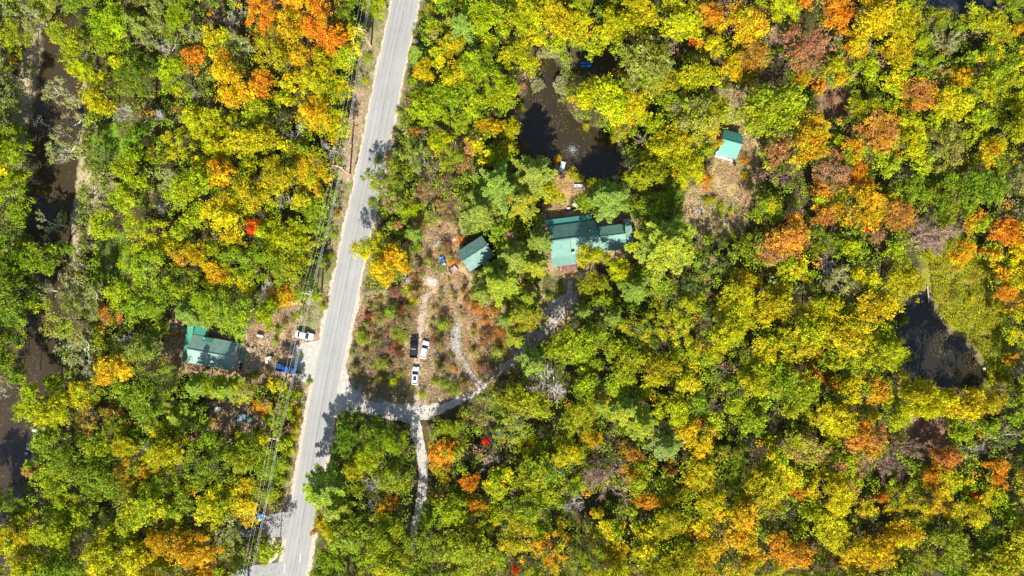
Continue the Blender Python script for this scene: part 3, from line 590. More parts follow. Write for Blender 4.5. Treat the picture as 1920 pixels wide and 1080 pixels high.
HAND = """broad 128 78 40 G L|loose 25 70 30 L|broad 215 45 38 L|pine 250 42 26 P|broad 165 135 32 Y L|broad 203 84 26 L G|broad 255 150 32 D G|bare 312 88 26 B|broad 328 140 34 L|
broad 335 30 28 G L|bareb 395 22 26 K|bare 432 34 24 B|broad 366 108 24 A O|broad 434 150 46 Y A|broad 375 225 36 Y L|broad 402 268 36 L Y|broad 420 322 32 A Y|sparse 105 170 32 S|sparse 118 228 34 S|sparse 108 278 34 S L|
broad 185 192 28 Y L|broad 262 253 26 D G|broad 545 50 34 A Y|broad 598 28 42 A O|broad 628 72 30 O A|broad 566 106 28 A Y|broad 608 112 28 Y L|broad 492 158 26 O A|broad 590 155 34 L Y|
broad 628 168 32 Y L|broad 590 212 32 Y A|broad 628 232 32 Y L|broad 583 325 38 A Y|sparse 556 245 28 S B|broad 702 10 24 L|pine 780 98 18 P|bareb 835 22 20 K|pine 868 48 36 P|broad 850 84 26 Y L|
broad 905 32 38 L|broad 796 134 24 Y|bareb 762 158 12 M|broad 800 205 34 L|broad 838 180 32 L G|broad 893 128 38 G L|broad 940 170 34 L|broad 774 250 14 O R|broad 824 266 24 Y L|broad 919 238 22 A Y|broad 958 240 20 L Y|
loose 845 292 28 G L|loose 735 332 34 L D|bareb 890 312 15 R|pine 932 348 50 P|pine 900 398 38 P|pine 1000 330 44 P|pine 978 378 34 P L|broad 985 32 34 L Y|broad 1040 36 34 Y L|broad 1090 48 30 Y L|broad 1146 52 34 L Y|broad 1192 38 40 L Y|
broad 1206 128 48 G S|sparse 1248 92 24 S|broad 1278 42 38 L Y|broad 1332 28 26 A O|bare 1378 4 28 B|broad 1332 14 7 X|broad 1394 52 44 Y A|broad 1300 76 11 O X|broad 1410 102 30 R A|broad 1376 128 28 A Y|broad 1130 184 46 L Y|
broad 1106 182 32 L Y|broad 1178 204 40 L Y|broad 1242 156 30 L G|broad 1308 142 34 L|broad 1298 222 40 L S|broad 1258 272 42 Y L|broad 1326 242 24 L Y|broad 1290 314 34 L Y|broad 1216 328 36 G L|broad 1322 338 17 O A|broad 1342 272 12 A Y|
broad 1440 207 58 G L|broad 1466 14 34 Y L|bareb 1500 42 32 K|broad 1510 92 44 R K|broad 1570 26 32 A O|sparse 1562 72 22 S|broad 1602 84 28 A Y|broad 1640 30 44 L Y|broad 1690 40 40 L|broad 1680 100 36 L Y|broad 1570 132 30 L Y|
broad 1506 150 16 Y A|bareb 1538 196 20 B|sparse 1790 66 34 S G|broad 1850 50 38 G L|broad 1905 62 18 A Y|broad 1722 180 38 A R|sparse 1770 145 26 S|broad 1800 150 24 A Y|broad 1645 245 40 R A|broad 1618 200 28 L G|broad 1700 236 32 Y L|
bareb 1474 330 32 K M|broad 1560 322 36 R K|broad 1612 335 28 O A|broad 1700 268 32 L Y|broad 1782 192 38 L Y|broad 1850 162 36 L G|broad 1852 282 28 Y A|
broad 206 590 24 R O|broad 212 692 34 A Y|bare 238 640 26 B|broad 266 664 34 G S|broad 479 426 18 X O|broad 370 476 24 Y A|broad 342 480 20 R Y|broad 402 512 28 A Y|pine 350 588 27 P|broad 440 588 46 L P|broad 388 562 36 L G|
broad 402 722 26 L G|low 455 732 28 Y S|broad 510 442 34 Y L|broad 562 450 34 Y L|broad 545 496 42 G L|broad 532 554 28 A Y|broad 500 588 24 L|broad 694 466 32 Y L|broad 716 502 32 A Y|broad 740 478 26 A Y|bareb 722 434 16 M|
pine 772 436 18 P|broad 758 500 14 O A|pine 936 532 38 P L|pine 968 484 38 P G|pine 906 550 24 P|broad 980 596 30 L P|pine 1012 452 26 P|pine 1002 500 26 P L|broad 1110 478 27 Y L|broad 1112 528 27 G L|broad 1160 506 24 Y L|pine 1192 542 26 P|
pine 1252 460 58 P L|pine 1146 374 38 P|broad 1102 376 18 G|broad 1028 360 26 L Y|bareb 1122 592 15 R O|pine 1150 596 22 P|broad 1382 562 38 L Y|broad 1400 528 26 A Y|broad 1680 400 30 O R|broad 1624 430 7 X|broad 1640 438 18 R K|
broad 1548 402 24 A R|broad 1480 440 40 A R|broad 1446 474 30 K A|bare 1560 492 28 B|sparse 1574 524 34 S|sparse 1898 402 36 S|broad 1880 436 30 O A|broad 1802 474 26 A Y|broad 1886 548 22 A O|broad 1532 660 11 O|broad 1524 704 19 O X|
broad 1562 716 14 O A|broad 60 752 38 L|broad 104 772 34 L Y|broad 212 772 14 O R|pine 334 784 34 L P|broad 455 852 34 G L|broad 280 878 20 A Y|broad 236 834 24 Y L|broad 402 946 38 Y L|broad 456 938 42 Y|broad 306 1012 30 A Y|
broad 370 1030 38 A Y|broad 384 1064 20 A O|broad 344 1000 20 L|bareb 66 958 20 M|broad 440 1042 28 S Y|broad 490 764 19 O A|broad 505 872 32 G L|pine 602 922 42 P L|pine 626 954 32 P L|broad 612 985 26 Y L|broad 592 992 9 A|
broad 692 852 30 L|broad 742 896 30 L P|broad 664 884 20 Y L|bareb 676 822 10 R|bare 692 912 20 B|broad 722 948 22 O A|bare 700 956 20 B|broad 652 1004 36 L P|broad 722 1002 36 G L|broad 628 1046 32 L G|broad 830 858 34 A O|
bareb 872 852 22 R|broad 838 808 24 L G|bareb 872 782 18 K R|broad 880 902 20 A O|broad 896 946 20 A O|broad 910 826 9 X|broad 828 926 8 M|pine 1172 768 36 P L|pine 1204 796 34 P L|pine 1250 838 32 P S|bareb 1032 802 28 K|
broad 1110 822 20 A Y|bareb 1136 842 24 K R|broad 1182 852 22 R A|bareb 1210 842 13 R|broad 1254 884 13 R O|broad 1062 852 30 Y L|broad 1212 936 22 O A|broad 1312 892 36 Y L|broad 1332 938 34 Y L|broad 1314 790 7 X|
broad 1150 1032 28 Y A|broad 1332 1032 34 A Y|snag 1206 968 14 B|broad 966 1066 10 X O|broad 1616 818 40 A R|bareb 1640 872 44 K R|bareb 1684 876 28 K|broad 1772 860 26 R O|broad 1742 890 18 A O|broad 1650 930 13 O A|
broad 1480 1032 42 A O|broad 1622 1034 40 Y A|broad 1572 1042 18 O A|broad 1822 960 32 Y L|broad 1870 882 26 A O|sparse 1896 822 30 S P|broad 1680 772 30 L|broad 1742 752 28 Y L|broad 1500 922 20 A O|broad 1830 930 8 X|broad 1692 1002 34 Y A|
broad 1652 1016 30 A Y|broad 855 140 30 L Y|broad 1340 200 26 G L|loose 690 330 16 L G|broad 700 380 12 L G|loose 735 380 30 L K|broad 770 392 20 L|loose 790 360 20 K S|loose 540 760 14 L Y|broad 560 590 10 L|snag 1186 312 16 B|snag 310 80 14 B|snag 372 172 15 B|snag 520 215 16 B|snag 545 250 16 B|snag 565 235 15 B|snag 855 275 13 B|snag 905 235 15 B|snag 1200 262 14 B|snag 1470 250 16 B|snag 1500 195 17 B|snag 1560 240 13 B|snag 1630 95 15 B|snag 1700 325 14 B|snag 1780 330 12 B|snag 1590 145 16 B|snag 1555 490 11 B|snag 1590 500 14 B|snag 1640 490 11 B|snag 1500 545 17 B|snag 1360 690 15 B|snag 1340 760 15 B|snag 1400 830 15 B|snag 1450 790 17 B|snag 1830 140 11 B|snag 1480 960 12 B|snag 250 640 14 B|snag 150 500 14 B|snag 138 470 12 B|snag 205 706 17 B|snag 200 965 17 B|snag 150 1015 11 B|snag 920 940 13 B|snag 1160 960 12 B|snag 1105 985 16 B|snag 1900 950 16 B|snag 1755 730 13 B|snag 1250 640 14 B|snag 1320 600 16 B|snag 100 245 11 B|snag 110 290 14 B|snag 60 225 12 B|snag 700 912 13 B|snag 650 790 17 B|
sparse 60 30 28 S L|sparse 6 132 22 S D|sparse 90 420 30 S L|sparse 130 520 36 S P|sparse 160 560 34 S L|sparse 275 75 24 S|sparse 300 330 26 S L|loose 660 790 26 G D|loose 700 800 24 D G|loose 740 816 24 G R|loose 642 840 24 D G|loose 756 856 16 G D|broad 668 916 18 G L|
pine 366 724 24 P L|pine 412 730 26 P L|mid 652 818 26 G D|mid 700 822 28 G D|mid 742 828 24 G L|pine 990 560 24 P L|pine 920 506 17 P|tall 1734 752 34 L Y|tall 1800 756 36 L Y|tall 1850 752 26 L|tall 1704 726 26 L Y|pine 950 600 18 P"""
for line in HAND.replace('\n', '').split('|'):
    f = line.split()
    if int(f[3]) < 4: continue
    plant(f[0], float(f[1]), float(f[2]), float(f[3])*1.04, f[4], f[5] if len(f) > 5 else None)

# ------------------------------------------------------------------ the rest of the wood: colour by district (80 px squares of the photograph)
GRID = ["LS GD GL SL LY RS OA OA LD GL GL L GL L L LY Y YB LO RO L LD GD G",
"SL GL YL LD SG AY YA OA YL GL YL GL LY L LY GS GA YA R RO YL LG G GY",
"DS S LY L GL YL YL YL Y L L GL L L L LG GL RL GL RD L AL LG LY",
"LY SD LD L LY LY GL YA L SA LO YR P L LY YL YL YL R AL AL L LS LD",
"L LD SL L L LY YG YL L LG KL P PL PL P GD AL R RL LO AL G GD S",
"G GS L LY LY Y YA GL L YR K GK P P P P PD LD AY LD LR RL LA AY",
"LD SL GL L L LG GY G Y AR K P P GL LG PG DS LY GS LS YL L YL AY",
"LD SL RL G PL PL PL L L R K RO P P DL G L YS L LY L L YL YA",
"G GS AY SL L LY GL L R K K R P GL LG L YL L LS AL L L YL LA",
"L L LR G PL YS YL Y L L SR RS GB LG PL LY GD L GL LY YA YL RL G",
"L G LG YL DL G YL L LD D AR LR LY YK RP PY YL LD LS LR RA R AY GS",
"LR L G GA GL YL Y P BL L AG AY LD L AL L LY L YL LY YR AY LY Y",
"LD L LG AY AY SL L L LG G GL LA YL YA LY L AL YA AY Y AY LD G LG",
"L G YL GS Y L L G GL G L AL L DL L L YA LY AL LD G LG GL AG",
"L G YL GL Y L L G GL G L AL L DL L L YA LY AL LD G LG GL AG"]
GRID = [r.split() for r in GRID]
frg = random.Random(21)
def blocked(x, y, r):
    X_, Y_ = np.array([x]), np.array([y])
    if abs(x-900) < 500 and segdist(X_, Y_, ROAD)[0] < 30+r*0.85: return True
    if segdist(X_, Y_, VERGE_L)[0] < 10+r*0.7 or segdist(X_, Y_, VERGE_B)[0] < 14+r*0.8: return True
    for p in OPEN_POLYS:
        if sdist(X_, Y_, p)[0] > -r*0.72: return True
    return False
cand = []; PLAN = []
pts = [(a[0], a[1], a[2]) for a in ALLT]
tries = 0
for (rmin, rmax, ntry, ov) in ((32, 44, 3000, 0.80), (25, 31, 4200, 0.78), (17, 24, 6500, 0.78), (12, 15, 3500, 0.84)):
    for _ in range(ntry):
        x = frg.uniform(-60, 1980); y = frg.uniform(-50, 1130); r = frg.uniform(rmin, rmax)
        k = any((x-a)**2+(y-b)**2 < (ov*(r+c))**2 for a, b, c in pts)
        if k or blocked(x, y, r): continue
        pts.append((x, y, r)); cand.append((x, y, r))
for x, y, r in cand:
    jx, jy = x+frg.gauss(0, 18), y+frg.gauss(0, 18)
    c = GRID[max(0, min(14, int(jy//80)))][max(0, min(23, int(jx//80)))]
    a, b = c[0], c[-1]
    if frg.random() < 0.38: a, b = b, a
    if frg.random() < 0.08: b = 'Y'
    if frg.random() < 0.05: a = 'G'
    if a == 'A' and frg.random() < 0.62: a = 'Y'
    if a == 'Y' and frg.random() < 0.5: a = 'L'
    if b == 'A' and frg.random() < 0.3: b = 'Y'
    kind = 'broad'
    if a == 'P': kind = 'pine'; b = frg.choice('PPLG')
    elif a == 'S': kind = 'sparse' if frg.random() < 0.6 else 'loose'; b = frg.choice('SLG')
    elif a == 'B': kind = 'bare'; b = 'B'
    elif a == 'K': kind = 'bareb'
    elif a == 'R' and frg.random() < 0.35: kind = 'bareb'
    elif a == 'D': kind = 'loose'
    elif frg.random() < 0.18: kind = 'loose'
    if frg.random() < 0.035 and kind == 'broad': kind = 'bare'; a = b = 'B'; r = min(r, 22)
    if b in 'SB' and kind == 'broad': b = 'L'
    if a == 'A' and r > 30 and frg.random() < 0.5: a, b = 'Y', 'A'
    PLAN.append((r, kind, x, y, a, b))
nb = sum(1 for q in ALLT if q[4] == 'broad'); brd = sorted([q for q in PLAN if q[1] == 'broad'], key=lambda q: -q[0]); keep = set(map(id, brd[:298-nb])); SMALL = []
for q in PLAN:
    r, kind, x, y, a, b = q
    if kind == 'broad' and id(q) not in keep: SMALL.append(q)
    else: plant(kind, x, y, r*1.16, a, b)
def small_trees():
    g = np.random.default_rng(3); VV = []; CC = []; SH = []; HU = []; tb = MB()
    for (r, kind, px, py, a, b) in SMALL:
        V, sh, hu = RAW[int(g.integers(0, len(RAW)))]; nf = len(V)//4; idx = g.choice(nf, int(nf*min(1, 0.25+0.6*(r/40)**1.3)), replace=False); v = V.reshape(-1, 4, 3)[idx]
        cen = v.mean(1, keepdims=True); sc = r*1.1*S*0.94/4.6; zs = 0.45+0.55*sc; an = g.uniform(0, 6.28); c_, s_ = math.cos(an), math.sin(an)
        m_ = cen*np.array((sc, sc, zs)); e = (v-cen)*max(0.8, sc)*1.15; q = m_+e; x_, y_ = W(px, py, 12*0.72*zs); X = q[..., 0]*c_-q[..., 1]*s_+x_; Y = q[..., 0]*s_+q[..., 1]*c_+y_
        VV.append(np.stack([X, Y, q[..., 2]], -1).reshape(-1, 3)); k = np.clip((vnoise(X[:, 0]*8, Y[:, 0]*8, 16)-0.45)*6, 0, 1)[:, None]
        CC.append((np.array(PAL[a])*(1-k)+np.array(PAL[b])*k)*g.uniform(0.88, 1.12)); SH.append(sh[idx]); HU.append(hu[idx]); tb.tube([(x_, y_, -0.1), (x_, y_, 9*zs)], [0.12, 0.04], 5)
    me = np_mesh('young_trees', np.concatenate(VV), 4, M_brush, {'shade': np.concatenate(SH), 'hue': np.concatenate(HU)}, np.concatenate(CC)); me.materials.append(M_bark)
    o = bpy.data.objects.new('young_trees', me); col.objects.link(o); tag(o, 'smaller young crowns packed between the larger trees of the wood', 'young trees', kind='stuff')
    s_ = tb.build('young_tree_stems', M_bark, o); s_['kind'] = 'stuff'
small_trees()

SHR = """677 633 16 L|690 592 11 M|704 598 7 O|700 576 11 S|740 548 14 M K|755 580 13 M|766 546 13 L Y|776 562 11 Y A|736 650 13 M|744 662 12 K M|720 655 10 K|746 620 13 G L|706 642 13 S|732 690 10 K|736 714 12 L Y|715 680 13 S L|720 592 13 S|
850 692 8 O|830 722 15 S L|852 732 15 S G|815 716 9 L|840 738 11 K|870 724 13 K S|838 462 12 M|806 400 16 K S|820 352 17 K|792 424 13 R|742 422 15 K|860 450 9 O|846 490 8 A O|896 576 14 O R|926 584 14 R O|912 604 12 O R|938 622 14 R O|
906 646 12 R K|936 660 12 O R|902 690 12 R|946 645 7 Y|898 670 6 Y|1046 298 9 Y A|1074 326 12 L Y|1088 332 10 L Y|490 1036 12 L|486 1006 13 G L|496 1056 9 L|690 108 9 L|683 150 9 L Y|664 132 10 L|596 560 9 L Y|606 576 9 L|612 566 8 S|552 742 14 L Y|
553 770 14 Y|552 798 14 Y L|546 824 14 Y L|540 848 13 Y|532 876 13 L Y|526 902 12 L|518 928 11 Y L|660 660 10 S|668 688 9 S|690 720 8 K|666 730 8 G|790 740 9 L|772 730 8 L K|812 640 8 O K|826 590 8 R|870 545 9 R O|790 500 11 K|780 520 10 M R|
762 530 11 R Y|800 480 9 K|820 380 14 R K|840 410 12 S K|850 372 12 K R|800 330 15 S L|856 300 10 S|1340 372 8 L|1352 386 9 L|1372 396 8 L Y|1326 376 9 L G|1350 402 7 G|1396 300 9 R A|1400 330 10 A Y|1406 352 11 K D|1300 424 9 S|1330 446 10 L|1378 442 10 G L|
1352 430 8 S|520 620 9 G L|516 640 8 L|532 608 9 L K|548 600 8 S|500 700 11 S K|476 706 12 S L|460 716 10 S|572 590 8 L|330 630 8 R|1050 540 8 L|1030 556 9 G|1092 560 9 S|1020 600 10 K|1004 614 9 S|960 710 9 M R|930 736 10 S|906 756 10 K|
880 776 8 M|818 786 10 S|806 800 9 K|822 840 9 S|764 800 8 S|770 860 8 G|760 900 8 S|796 960 9 S|640 212 10 L|642 256 10 L|634 300 9 L G|626 360 9 G L|632 400 9 L R|625 440 9 L|618 480 8 L|610 505 9 L|775 60 10 S|790 30 9 S L|772 100 8 L|
748 210 8 L|742 250 9 S|728 290 9 S|708 300 10 S D|702 350 8 L|1060 130 9 S|1064 160 9 S L|1052 186 8 S|1064 108 10 S|1006 108 8 A|996 140 9 K|982 160 8 K|976 200 9 G|1100 236 8 L|1150 254 9 S Y|1160 276 10 S|1172 330 9 G|1120 340 10 G|1700 600 9 G|
1690 640 9 G L|1720 732 10 Y L|1780 736 10 L|1840 730 9 L|1560 186 10 K|1590 200 9 R|1740 800 10 K|1756 826 10 R K|1724 826 8 D|578 716 7 G L|560 700 6 G|562 664 5 L G|196 262 7 G|210 480 8 G L|150 360 8 S|158 400 9 S|40 60 10 S|28 200 11 L Y|16 236 10 L Y|
60 128 8 S|50 260 9 S G|40 350 10 S|20 420 9 S|70 790 7 Y|74 830 6 R|68 860 7 G|440 810 9 D|480 816 9 G|400 790 8 Y|384 764 9 G|470 756 9 K|516 745 10 S|520 770 10 G"""
for line in SHR.replace('\n', '').split('|'):
    f = line.split(); plant('shrub', float(f[0]), float(f[1]), float(f[2])*1.05, f[3], f[4] if len(f) > 4 else None)

rg2 = random.Random(44); got = []
keep_clear = [[(784,764),(780,735),(779,700),(783,660),(790,590),(797,565),(806,545)], [(858,606),(853,628),(866,668),(886,704)], [(820,530),(812,527)], [(777,651),(793,656)], [(829,489),(850,506)], [(805,440),(850,450)]]
for _ in range(2600):
    x, y = rg2.uniform(655, 950), rg2.uniform(300, 760); A_, B_ = np.array([x]), np.array([y])
    if not inpoly(A_, B_, CLEARING)[0] or segdist(A_, B_, ROAD)[0] < 46: continue
    if any(segdist(A_, B_, kc)[0] < 14 for kc in keep_clear) or segdist(A_, B_, [(777,636),(777,668),(795,640),(792,672)])[0] < 24 or segdist(A_, B_, [(779,690),(779,722)])[0] < 20 or (x > 700 and y > 715) or (x < 690 and y > 640 and rg2.random() < 0.8): continue
    if x > 800 and rg2.random() < 0.6: continue
    r = min(19, 4+rg2.expovariate(0.16))
    if any(math.hypot(x-a, y-b) < (r+c)*0.55 for a, b, c in got): continue
    got.append((x, y, r)); c = rg2.choice('SKKSRSLGKSL' if x < 790 else 'SKRKSSS'); plant('shrub', x, y, r, c, rg2.choice('SKRL'))
    if len(got) > 135: break
for (x, y) in ((1742,478),(1768,458),(1792,440),(1818,456),(1842,482),(1862,506),(1866,540),(1872,575),(1884,604),(1896,640),(1894,680),(1892,712),(1860,722),(1756,500),(1830,520),(1800,500),(1850,600),(1820,570),(1866,660),(1876,690),(1790,560)):
    plant('shrub', x+rg2.uniform(-4, 4), y+rg2.uniform(-4, 4), rg2.uniform(9, 15), rg2.choice('YLLA'), rg2.choice('LYS'))
for (k, x, y, r, c) in (('bare', 760, 530, 14, 'B'), ('bare', 815, 660, 12, 'B'), ('bare', 838, 645, 10, 'B'), ('bareb', 735, 600, 12, 'K'), ('bareb', 720, 640, 11, 'K'), ('sparse', 745, 690, 13, 'S'), ('bareb', 760, 470, 13, 'K'), ('sparse', 800, 300, 18, 'S'), ('bareb', 830, 330, 15, 'K'), ('bareb', 850, 380, 12, 'K'), ('bare', 790, 320, 14, 'B'), ('bareb', 700, 660, 12, 'K'), ('bareb', 910, 700, 12, 'K'), ('bareb', 1000, 640, 12, 'K')):
    plant(k, x, y, r, c)

# ------------------------------------------------------------------ labels that single each tree out
LM = [('main teal roofed house', 1105, 448), ('small dark garage', 893, 478), ('mint roofed shed', 1373, 272), ('long green roofed house', 386, 652), ('winding brown pond', 1060, 220),
      ('shaded pond beside the reeds', 1768, 650), ('white car near the road', 570, 629), ('three parked vehicles', 785, 670), ('driveway junction with the road', 660, 750),
      ('top edge utility pole', 690, 70), ('leaning pole above the bend', 643, 313), ('middle utility pole', 590, 545), ('lower utility pole', 525, 815), ('blue kayaks', 1098, 120),
      ('wooden dock', 1054, 312), ('scarlet treetop', 479, 426), ('pale slab in the yard', 1311, 396), ('grey tarped shelter', 990, 766), ('dark hut', 1431, 548), ('grassy reed meadow', 1815, 540),
      ('paved driveway', 510, 985), ('fork of the gravel track', 790, 840), ('top left corner', 0, 0), ('bottom left corner', 0, 1080), ('top right corner', 1920, 0), ('bottom right corner', 1920, 1080),
      ('upper left lawn patch', 196, 262), ('lower left lawn patch', 208, 484), ('brick pile by the stream', 42, 195), ('big round crown by the shed', 1440, 207),
      ('upper right leafless hollow', 1570, 190), ('lower right leafless hollow', 1740, 808), ('middle of the bottom edge', 960, 1080), ('middle of the right edge', 1920, 540),
      ('middle of the left edge', 0, 540), ('water at the top edge', 1800, 10), ('covered hot tub', 455, 784), ('top edge above the pond', 1000, 0), ('stream bend at lower left', 30, 820),
      ('pair of pines below the house', 1190, 785), ('orange row left of the road', 590, 50), ('lower edge right of centre', 1400, 1080), ('lower edge left of the road', 260, 1080)]
ORD = ['nearest', 'second nearest', 'third nearest', 'fourth nearest', 'fifth nearest', 'sixth nearest', 'seventh nearest', 'eighth nearest', 'ninth nearest', 'tenth nearest']
def name_all():
    b = {}
    for (px, py, r, t, kind, c) in ALLT:
        if t.get('label'): continue
        d = sorted((math.hypot(px-l[1], py-l[2]), i) for i, l in enumerate(LM)); dist, i = d[0]; n, lx, ly = LM[i]
        dx, dy = px-lx, py-ly
        side = ('right of' if dx > 0 else 'left of') if abs(dx) > abs(dy) else ('below' if dy > 0 else 'above')
        size = '' if kind == 'shrub' else ('large ' if r > 37 else 'small ' if r < 21 else '')
        kn = KNAME[kind][1]
        look = size + ('' if kind in ('bare', 'bareb', 'snag') else CNAME[c] + ' ') + kn
        b.setdefault((look, side, n), []).append((dist, t, kind))
    for (look, side, n), l in b.items():
        l.sort(key=lambda q: q[0])
        for k, (dist, t, kind) in enumerate(l):
            o = '' if len(l) == 1 else (ORD[k] if k < 10 else 'farthest') + ', '
            t['label'] = (look + ', ' + o + side + ' the ' + n) if o else (look + ' ' + side + ' the ' + n)
            t['category'] = 'shrub' if kind == 'shrub' else 'tree'; t['group'] = 'shrubs in the clearings and verges' if kind == 'shrub' else 'trees of the autumn wood'
name_all()

# ------------------------------------------------------------------ understorey and ground litter (uncountable)
def floaters():
    pass
def under():
    g = np.random.default_rng(77)
    n = 13500; x = g.uniform(-70, 1990, n); y = g.uniform(-60, 1140, n)
    ok = segdist(x, y, ROAD) > 40
    for p in OPEN_POLYS: ok &= sdist(x, y, p) < -7
    ok &= (segdist(x, y, VERGE_L) > 17) & (segdist(x, y, VERGE_B) > 18)
    ok &= sdist(x, y, STREAM) < -8
    x, y = x[ok], y[ok]; P = []; N = []; C = []; Sh = []
    for i in range(len(x)):
        c = GRID[max(0, min(14, int(y[i]//80)))][max(0, min(23, int(x[i]//80)))]
        c = {'A': 'L', 'O': 'R', 'Y': 'L', 'B': 'K', 'P': 'G', 'S': 'S'}.get(c[g.integers(0, len(c))], 'G')
        if g.random() < 0.35: c = 'G'
        if g.random() < 0.04: c = 'K'
        if g.random() < 0.04: c = 'A'
        h = g.uniform(1.0, 8.2); r = g.uniform(0.7, 1.8); m = int(34*r)
        wx_, wy_ = W(x[i], y[i], h); d = g.normal(size=(m, 3)); d[:, 2] = abs(d[:, 2])*0.8; d /= np.linalg.norm(d, axis=1, keepdims=True)
        P.append(np.array((wx_, wy_, h))+d*np.array((r, r, r*0.6))*g.uniform(0.4, 1.05, (m, 1))); N.append(d*0.6+(0, 0, 0.8)+g.normal(size=(m, 3))*0.4)
        C.append(np.tile(np.array(PAL[c])*g.uniform(0.75, 1.1), (m, 1))); Sh.append(np.clip(g.uniform(0.3, 0.6)+g.normal(size=m)*0.15, 0, 1))
    P = np.concatenate(P); N = np.concatenate(N); C = np.concatenate(C); Sh = np.concatenate(Sh)
    me = np_mesh('understorey', leaf_quads(P, N, g.uniform(0.13, 0.28, len(P)), g), 4, M_brush, {'shade': Sh, 'hue': g.uniform(0.2, 0.8, len(P))}, C)
    o = bpy.data.objects.new('understorey', me); col.objects.link(o); tag(o, 'tangled low brush and saplings filling the gaps between the trees', 'undergrowth', kind='stuff')
def scatter(name, label, cat, polys, n, cols, size, hz, nrm=0.3, seed=1, asp=0.6, blade=False):
    g = np.random.default_rng(seed); P = []; allp = []
    for (poly, m) in polys:
        xs = [p[0] for p in poly]; ys = [p[1] for p in poly]; a = g.uniform(min(xs), max(xs), m*2); b = g.uniform(min(ys), max(ys), m*2)
        k = inpoly(a, b, poly); k &= vnoise(a, b, 14)+g.random(len(a))*0.5 > 0.55; allp.append(np.stack([a[k], b[k]], -1))
    Q = np.concatenate(allp); k = segdist(Q[:, 0], Q[:, 1], ROAD) > 30
    for tk, td in (([(784,764),(780,735),(779,700),(784,660),(787,620),(791,590),(797,565),(806,545)], 6), ([(862,672),(856,650),(853,628),(858,606)], 8), ([(898,724),(886,704),(874,686)], 6), ([(806,524),(818,534)], 9)): k &= (segdist(Q[:, 0], Q[:, 1], tk) > td*(0.45+vnoise(Q[:, 0], Q[:, 1], 9))) | (g.random(len(Q)) < 0.3)
    Q = Q[k]; n = len(Q)
    X = (Q[:, 0]-960)*S; Y = (540-Q[:, 1])*S; Z = g.uniform(0.02, 1, n)*hz; P = np.stack([X, Y, Z], -1)
    N = g.normal(size=(n, 3))*nrm+(0, 0, 1)
    pick = np.clip((vnoise(Q[:, 0], Q[:, 1], 20)*0.8+g.random(n)*0.4-0.2)*len(cols), 0, len(cols)-1).astype(int); C = np.array(cols)[pick]
    if blade:
        d = g.normal(size=(n, 3))*0.28; d[:, 2] = 1; P[:, 2] = 0; s_ = np.cross(d, g.normal(size=(n, 3))); s_ /= np.linalg.norm(s_, axis=1, keepdims=True); wd = size; Lh = g.uniform(0.6, 1.3, (n, 1))*hz
        V = np.stack([P-s_*wd, P+s_*wd, P+d*Lh+s_*wd*0.4, P+d*Lh-s_*wd*0.4], 1).reshape(-1, 3)
    else: V = leaf_quads(P, N, g.uniform(size*0.6, size*1.4, n), g, asp)
    me = np_mesh(name, V, 4, M_brush, {'shade': g.uniform(0.2, 0.8, n), 'hue': g.uniform(0.25, 0.75, n)}, C); o = bpy.data.objects.new(name, me); col.objects.link(o); tag(o, label, cat, kind='stuff')
under()
LHL = [(322,606),(345,604),(440,634),(480,610),(540,572),(590,575),(585,605),(548,612),(544,680),(520,690),(500,724),(446,700),(420,704),(330,692),(306,650)]
scatter('fallen_leaves', 'fallen brown and orange leaves scattered over the clearings', 'leaf litter', [(CLEARING, 26000), (YARD, 6000), (SHEDYARD, 7000), (LHL, 7000), (DOCKPATH, 1500), (LDARK, 2000)], 0,
        [(0.42,0.24,0.11), (0.50,0.33,0.18), (0.36,0.26,0.15), (0.26,0.18,0.11), (0.42,0.35,0.21), (0.52,0.29,0.09)], 0.16, 0.25, 0.4, 3)
vl = [(x-16, y) for x, y in VERGE_L] + [(x+14, y) for x, y in reversed(VERGE_L)]; vb = [(x-12, y) for x, y in VERGE_B]+[(x+10, y) for x, y in reversed(VERGE_B)]
vr = [(795,-20),(812,-20),(790,60),(775,130),(762,160),(764,110)]
scatter('dry_weeds', 'knee-high brown and olive weeds across the rough clearing', 'weeds', [(CLEARING, 17000), (LHL, 3500), (YARD, 3000), (SHEDYARD, 4000), ([(700,560),(776,540),(784,620),(770,720),(700,720),(668,650)], 10000)], 0,
        [(0.34,0.19,0.10), (0.40,0.28,0.15), (0.27,0.24,0.08), (0.36,0.20,0.14), (0.24,0.26,0.07), (0.46,0.36,0.22)], 0.15, 0.5, 0.5, 13, asp=0.3)
scatter('verge_grass', 'rough green and straw coloured grass along the road verges', 'grass', [(vl, 16000), (vb, 5000), (vr, 3000), ([(650,700),(664,650),(700,700),(770,745),(690,745)], 8000), ([(1020,515),(1056,520),(1054,552),(1016,552)], 2500), (LAWN1, 2500), (LAWN2, 2500)], 0,
        [(0.17,0.19,0.05), (0.22,0.22,0.08), (0.30,0.26,0.13), (0.14,0.17,0.03)], 0.13, 0.25, 0.45, 5, asp=0.3)
scatter('meadow_reeds', 'dense yellow-green reeds and grass growing beside the shaded pond', 'reeds', [(MEADOW, 60000)], 0,
        [(0.38,0.38,0.012), (0.30,0.34,0.01), (0.48,0.42,0.02), (0.24,0.28,0.015), (0.52,0.44,0.05)], 0.2, 1.3, 0.6, 6, asp=0.3)
scatter('pond_reeds', 'pale straw reeds fringing the upper bank of the brown pond', 'reeds', [([(1050,100),(1068,104),(1066,150),(1062,182),(1044,176),(1036,160),(1050,138)], 4000), ([(1010,92),(1060,92),(1064,108),(1004,110)], 2500), ([(1140,232),(1168,240),(1186,300),(1168,296)], 2500), ([(988,140),(1014,152),(1026,166),(1000,176)], 900)], 0,
        [(0.36,0.33,0.15), (0.28,0.29,0.12), (0.42,0.36,0.2), (0.22,0.25,0.08)], 0.30, 1.8, 0.8, 8, asp=0.2)

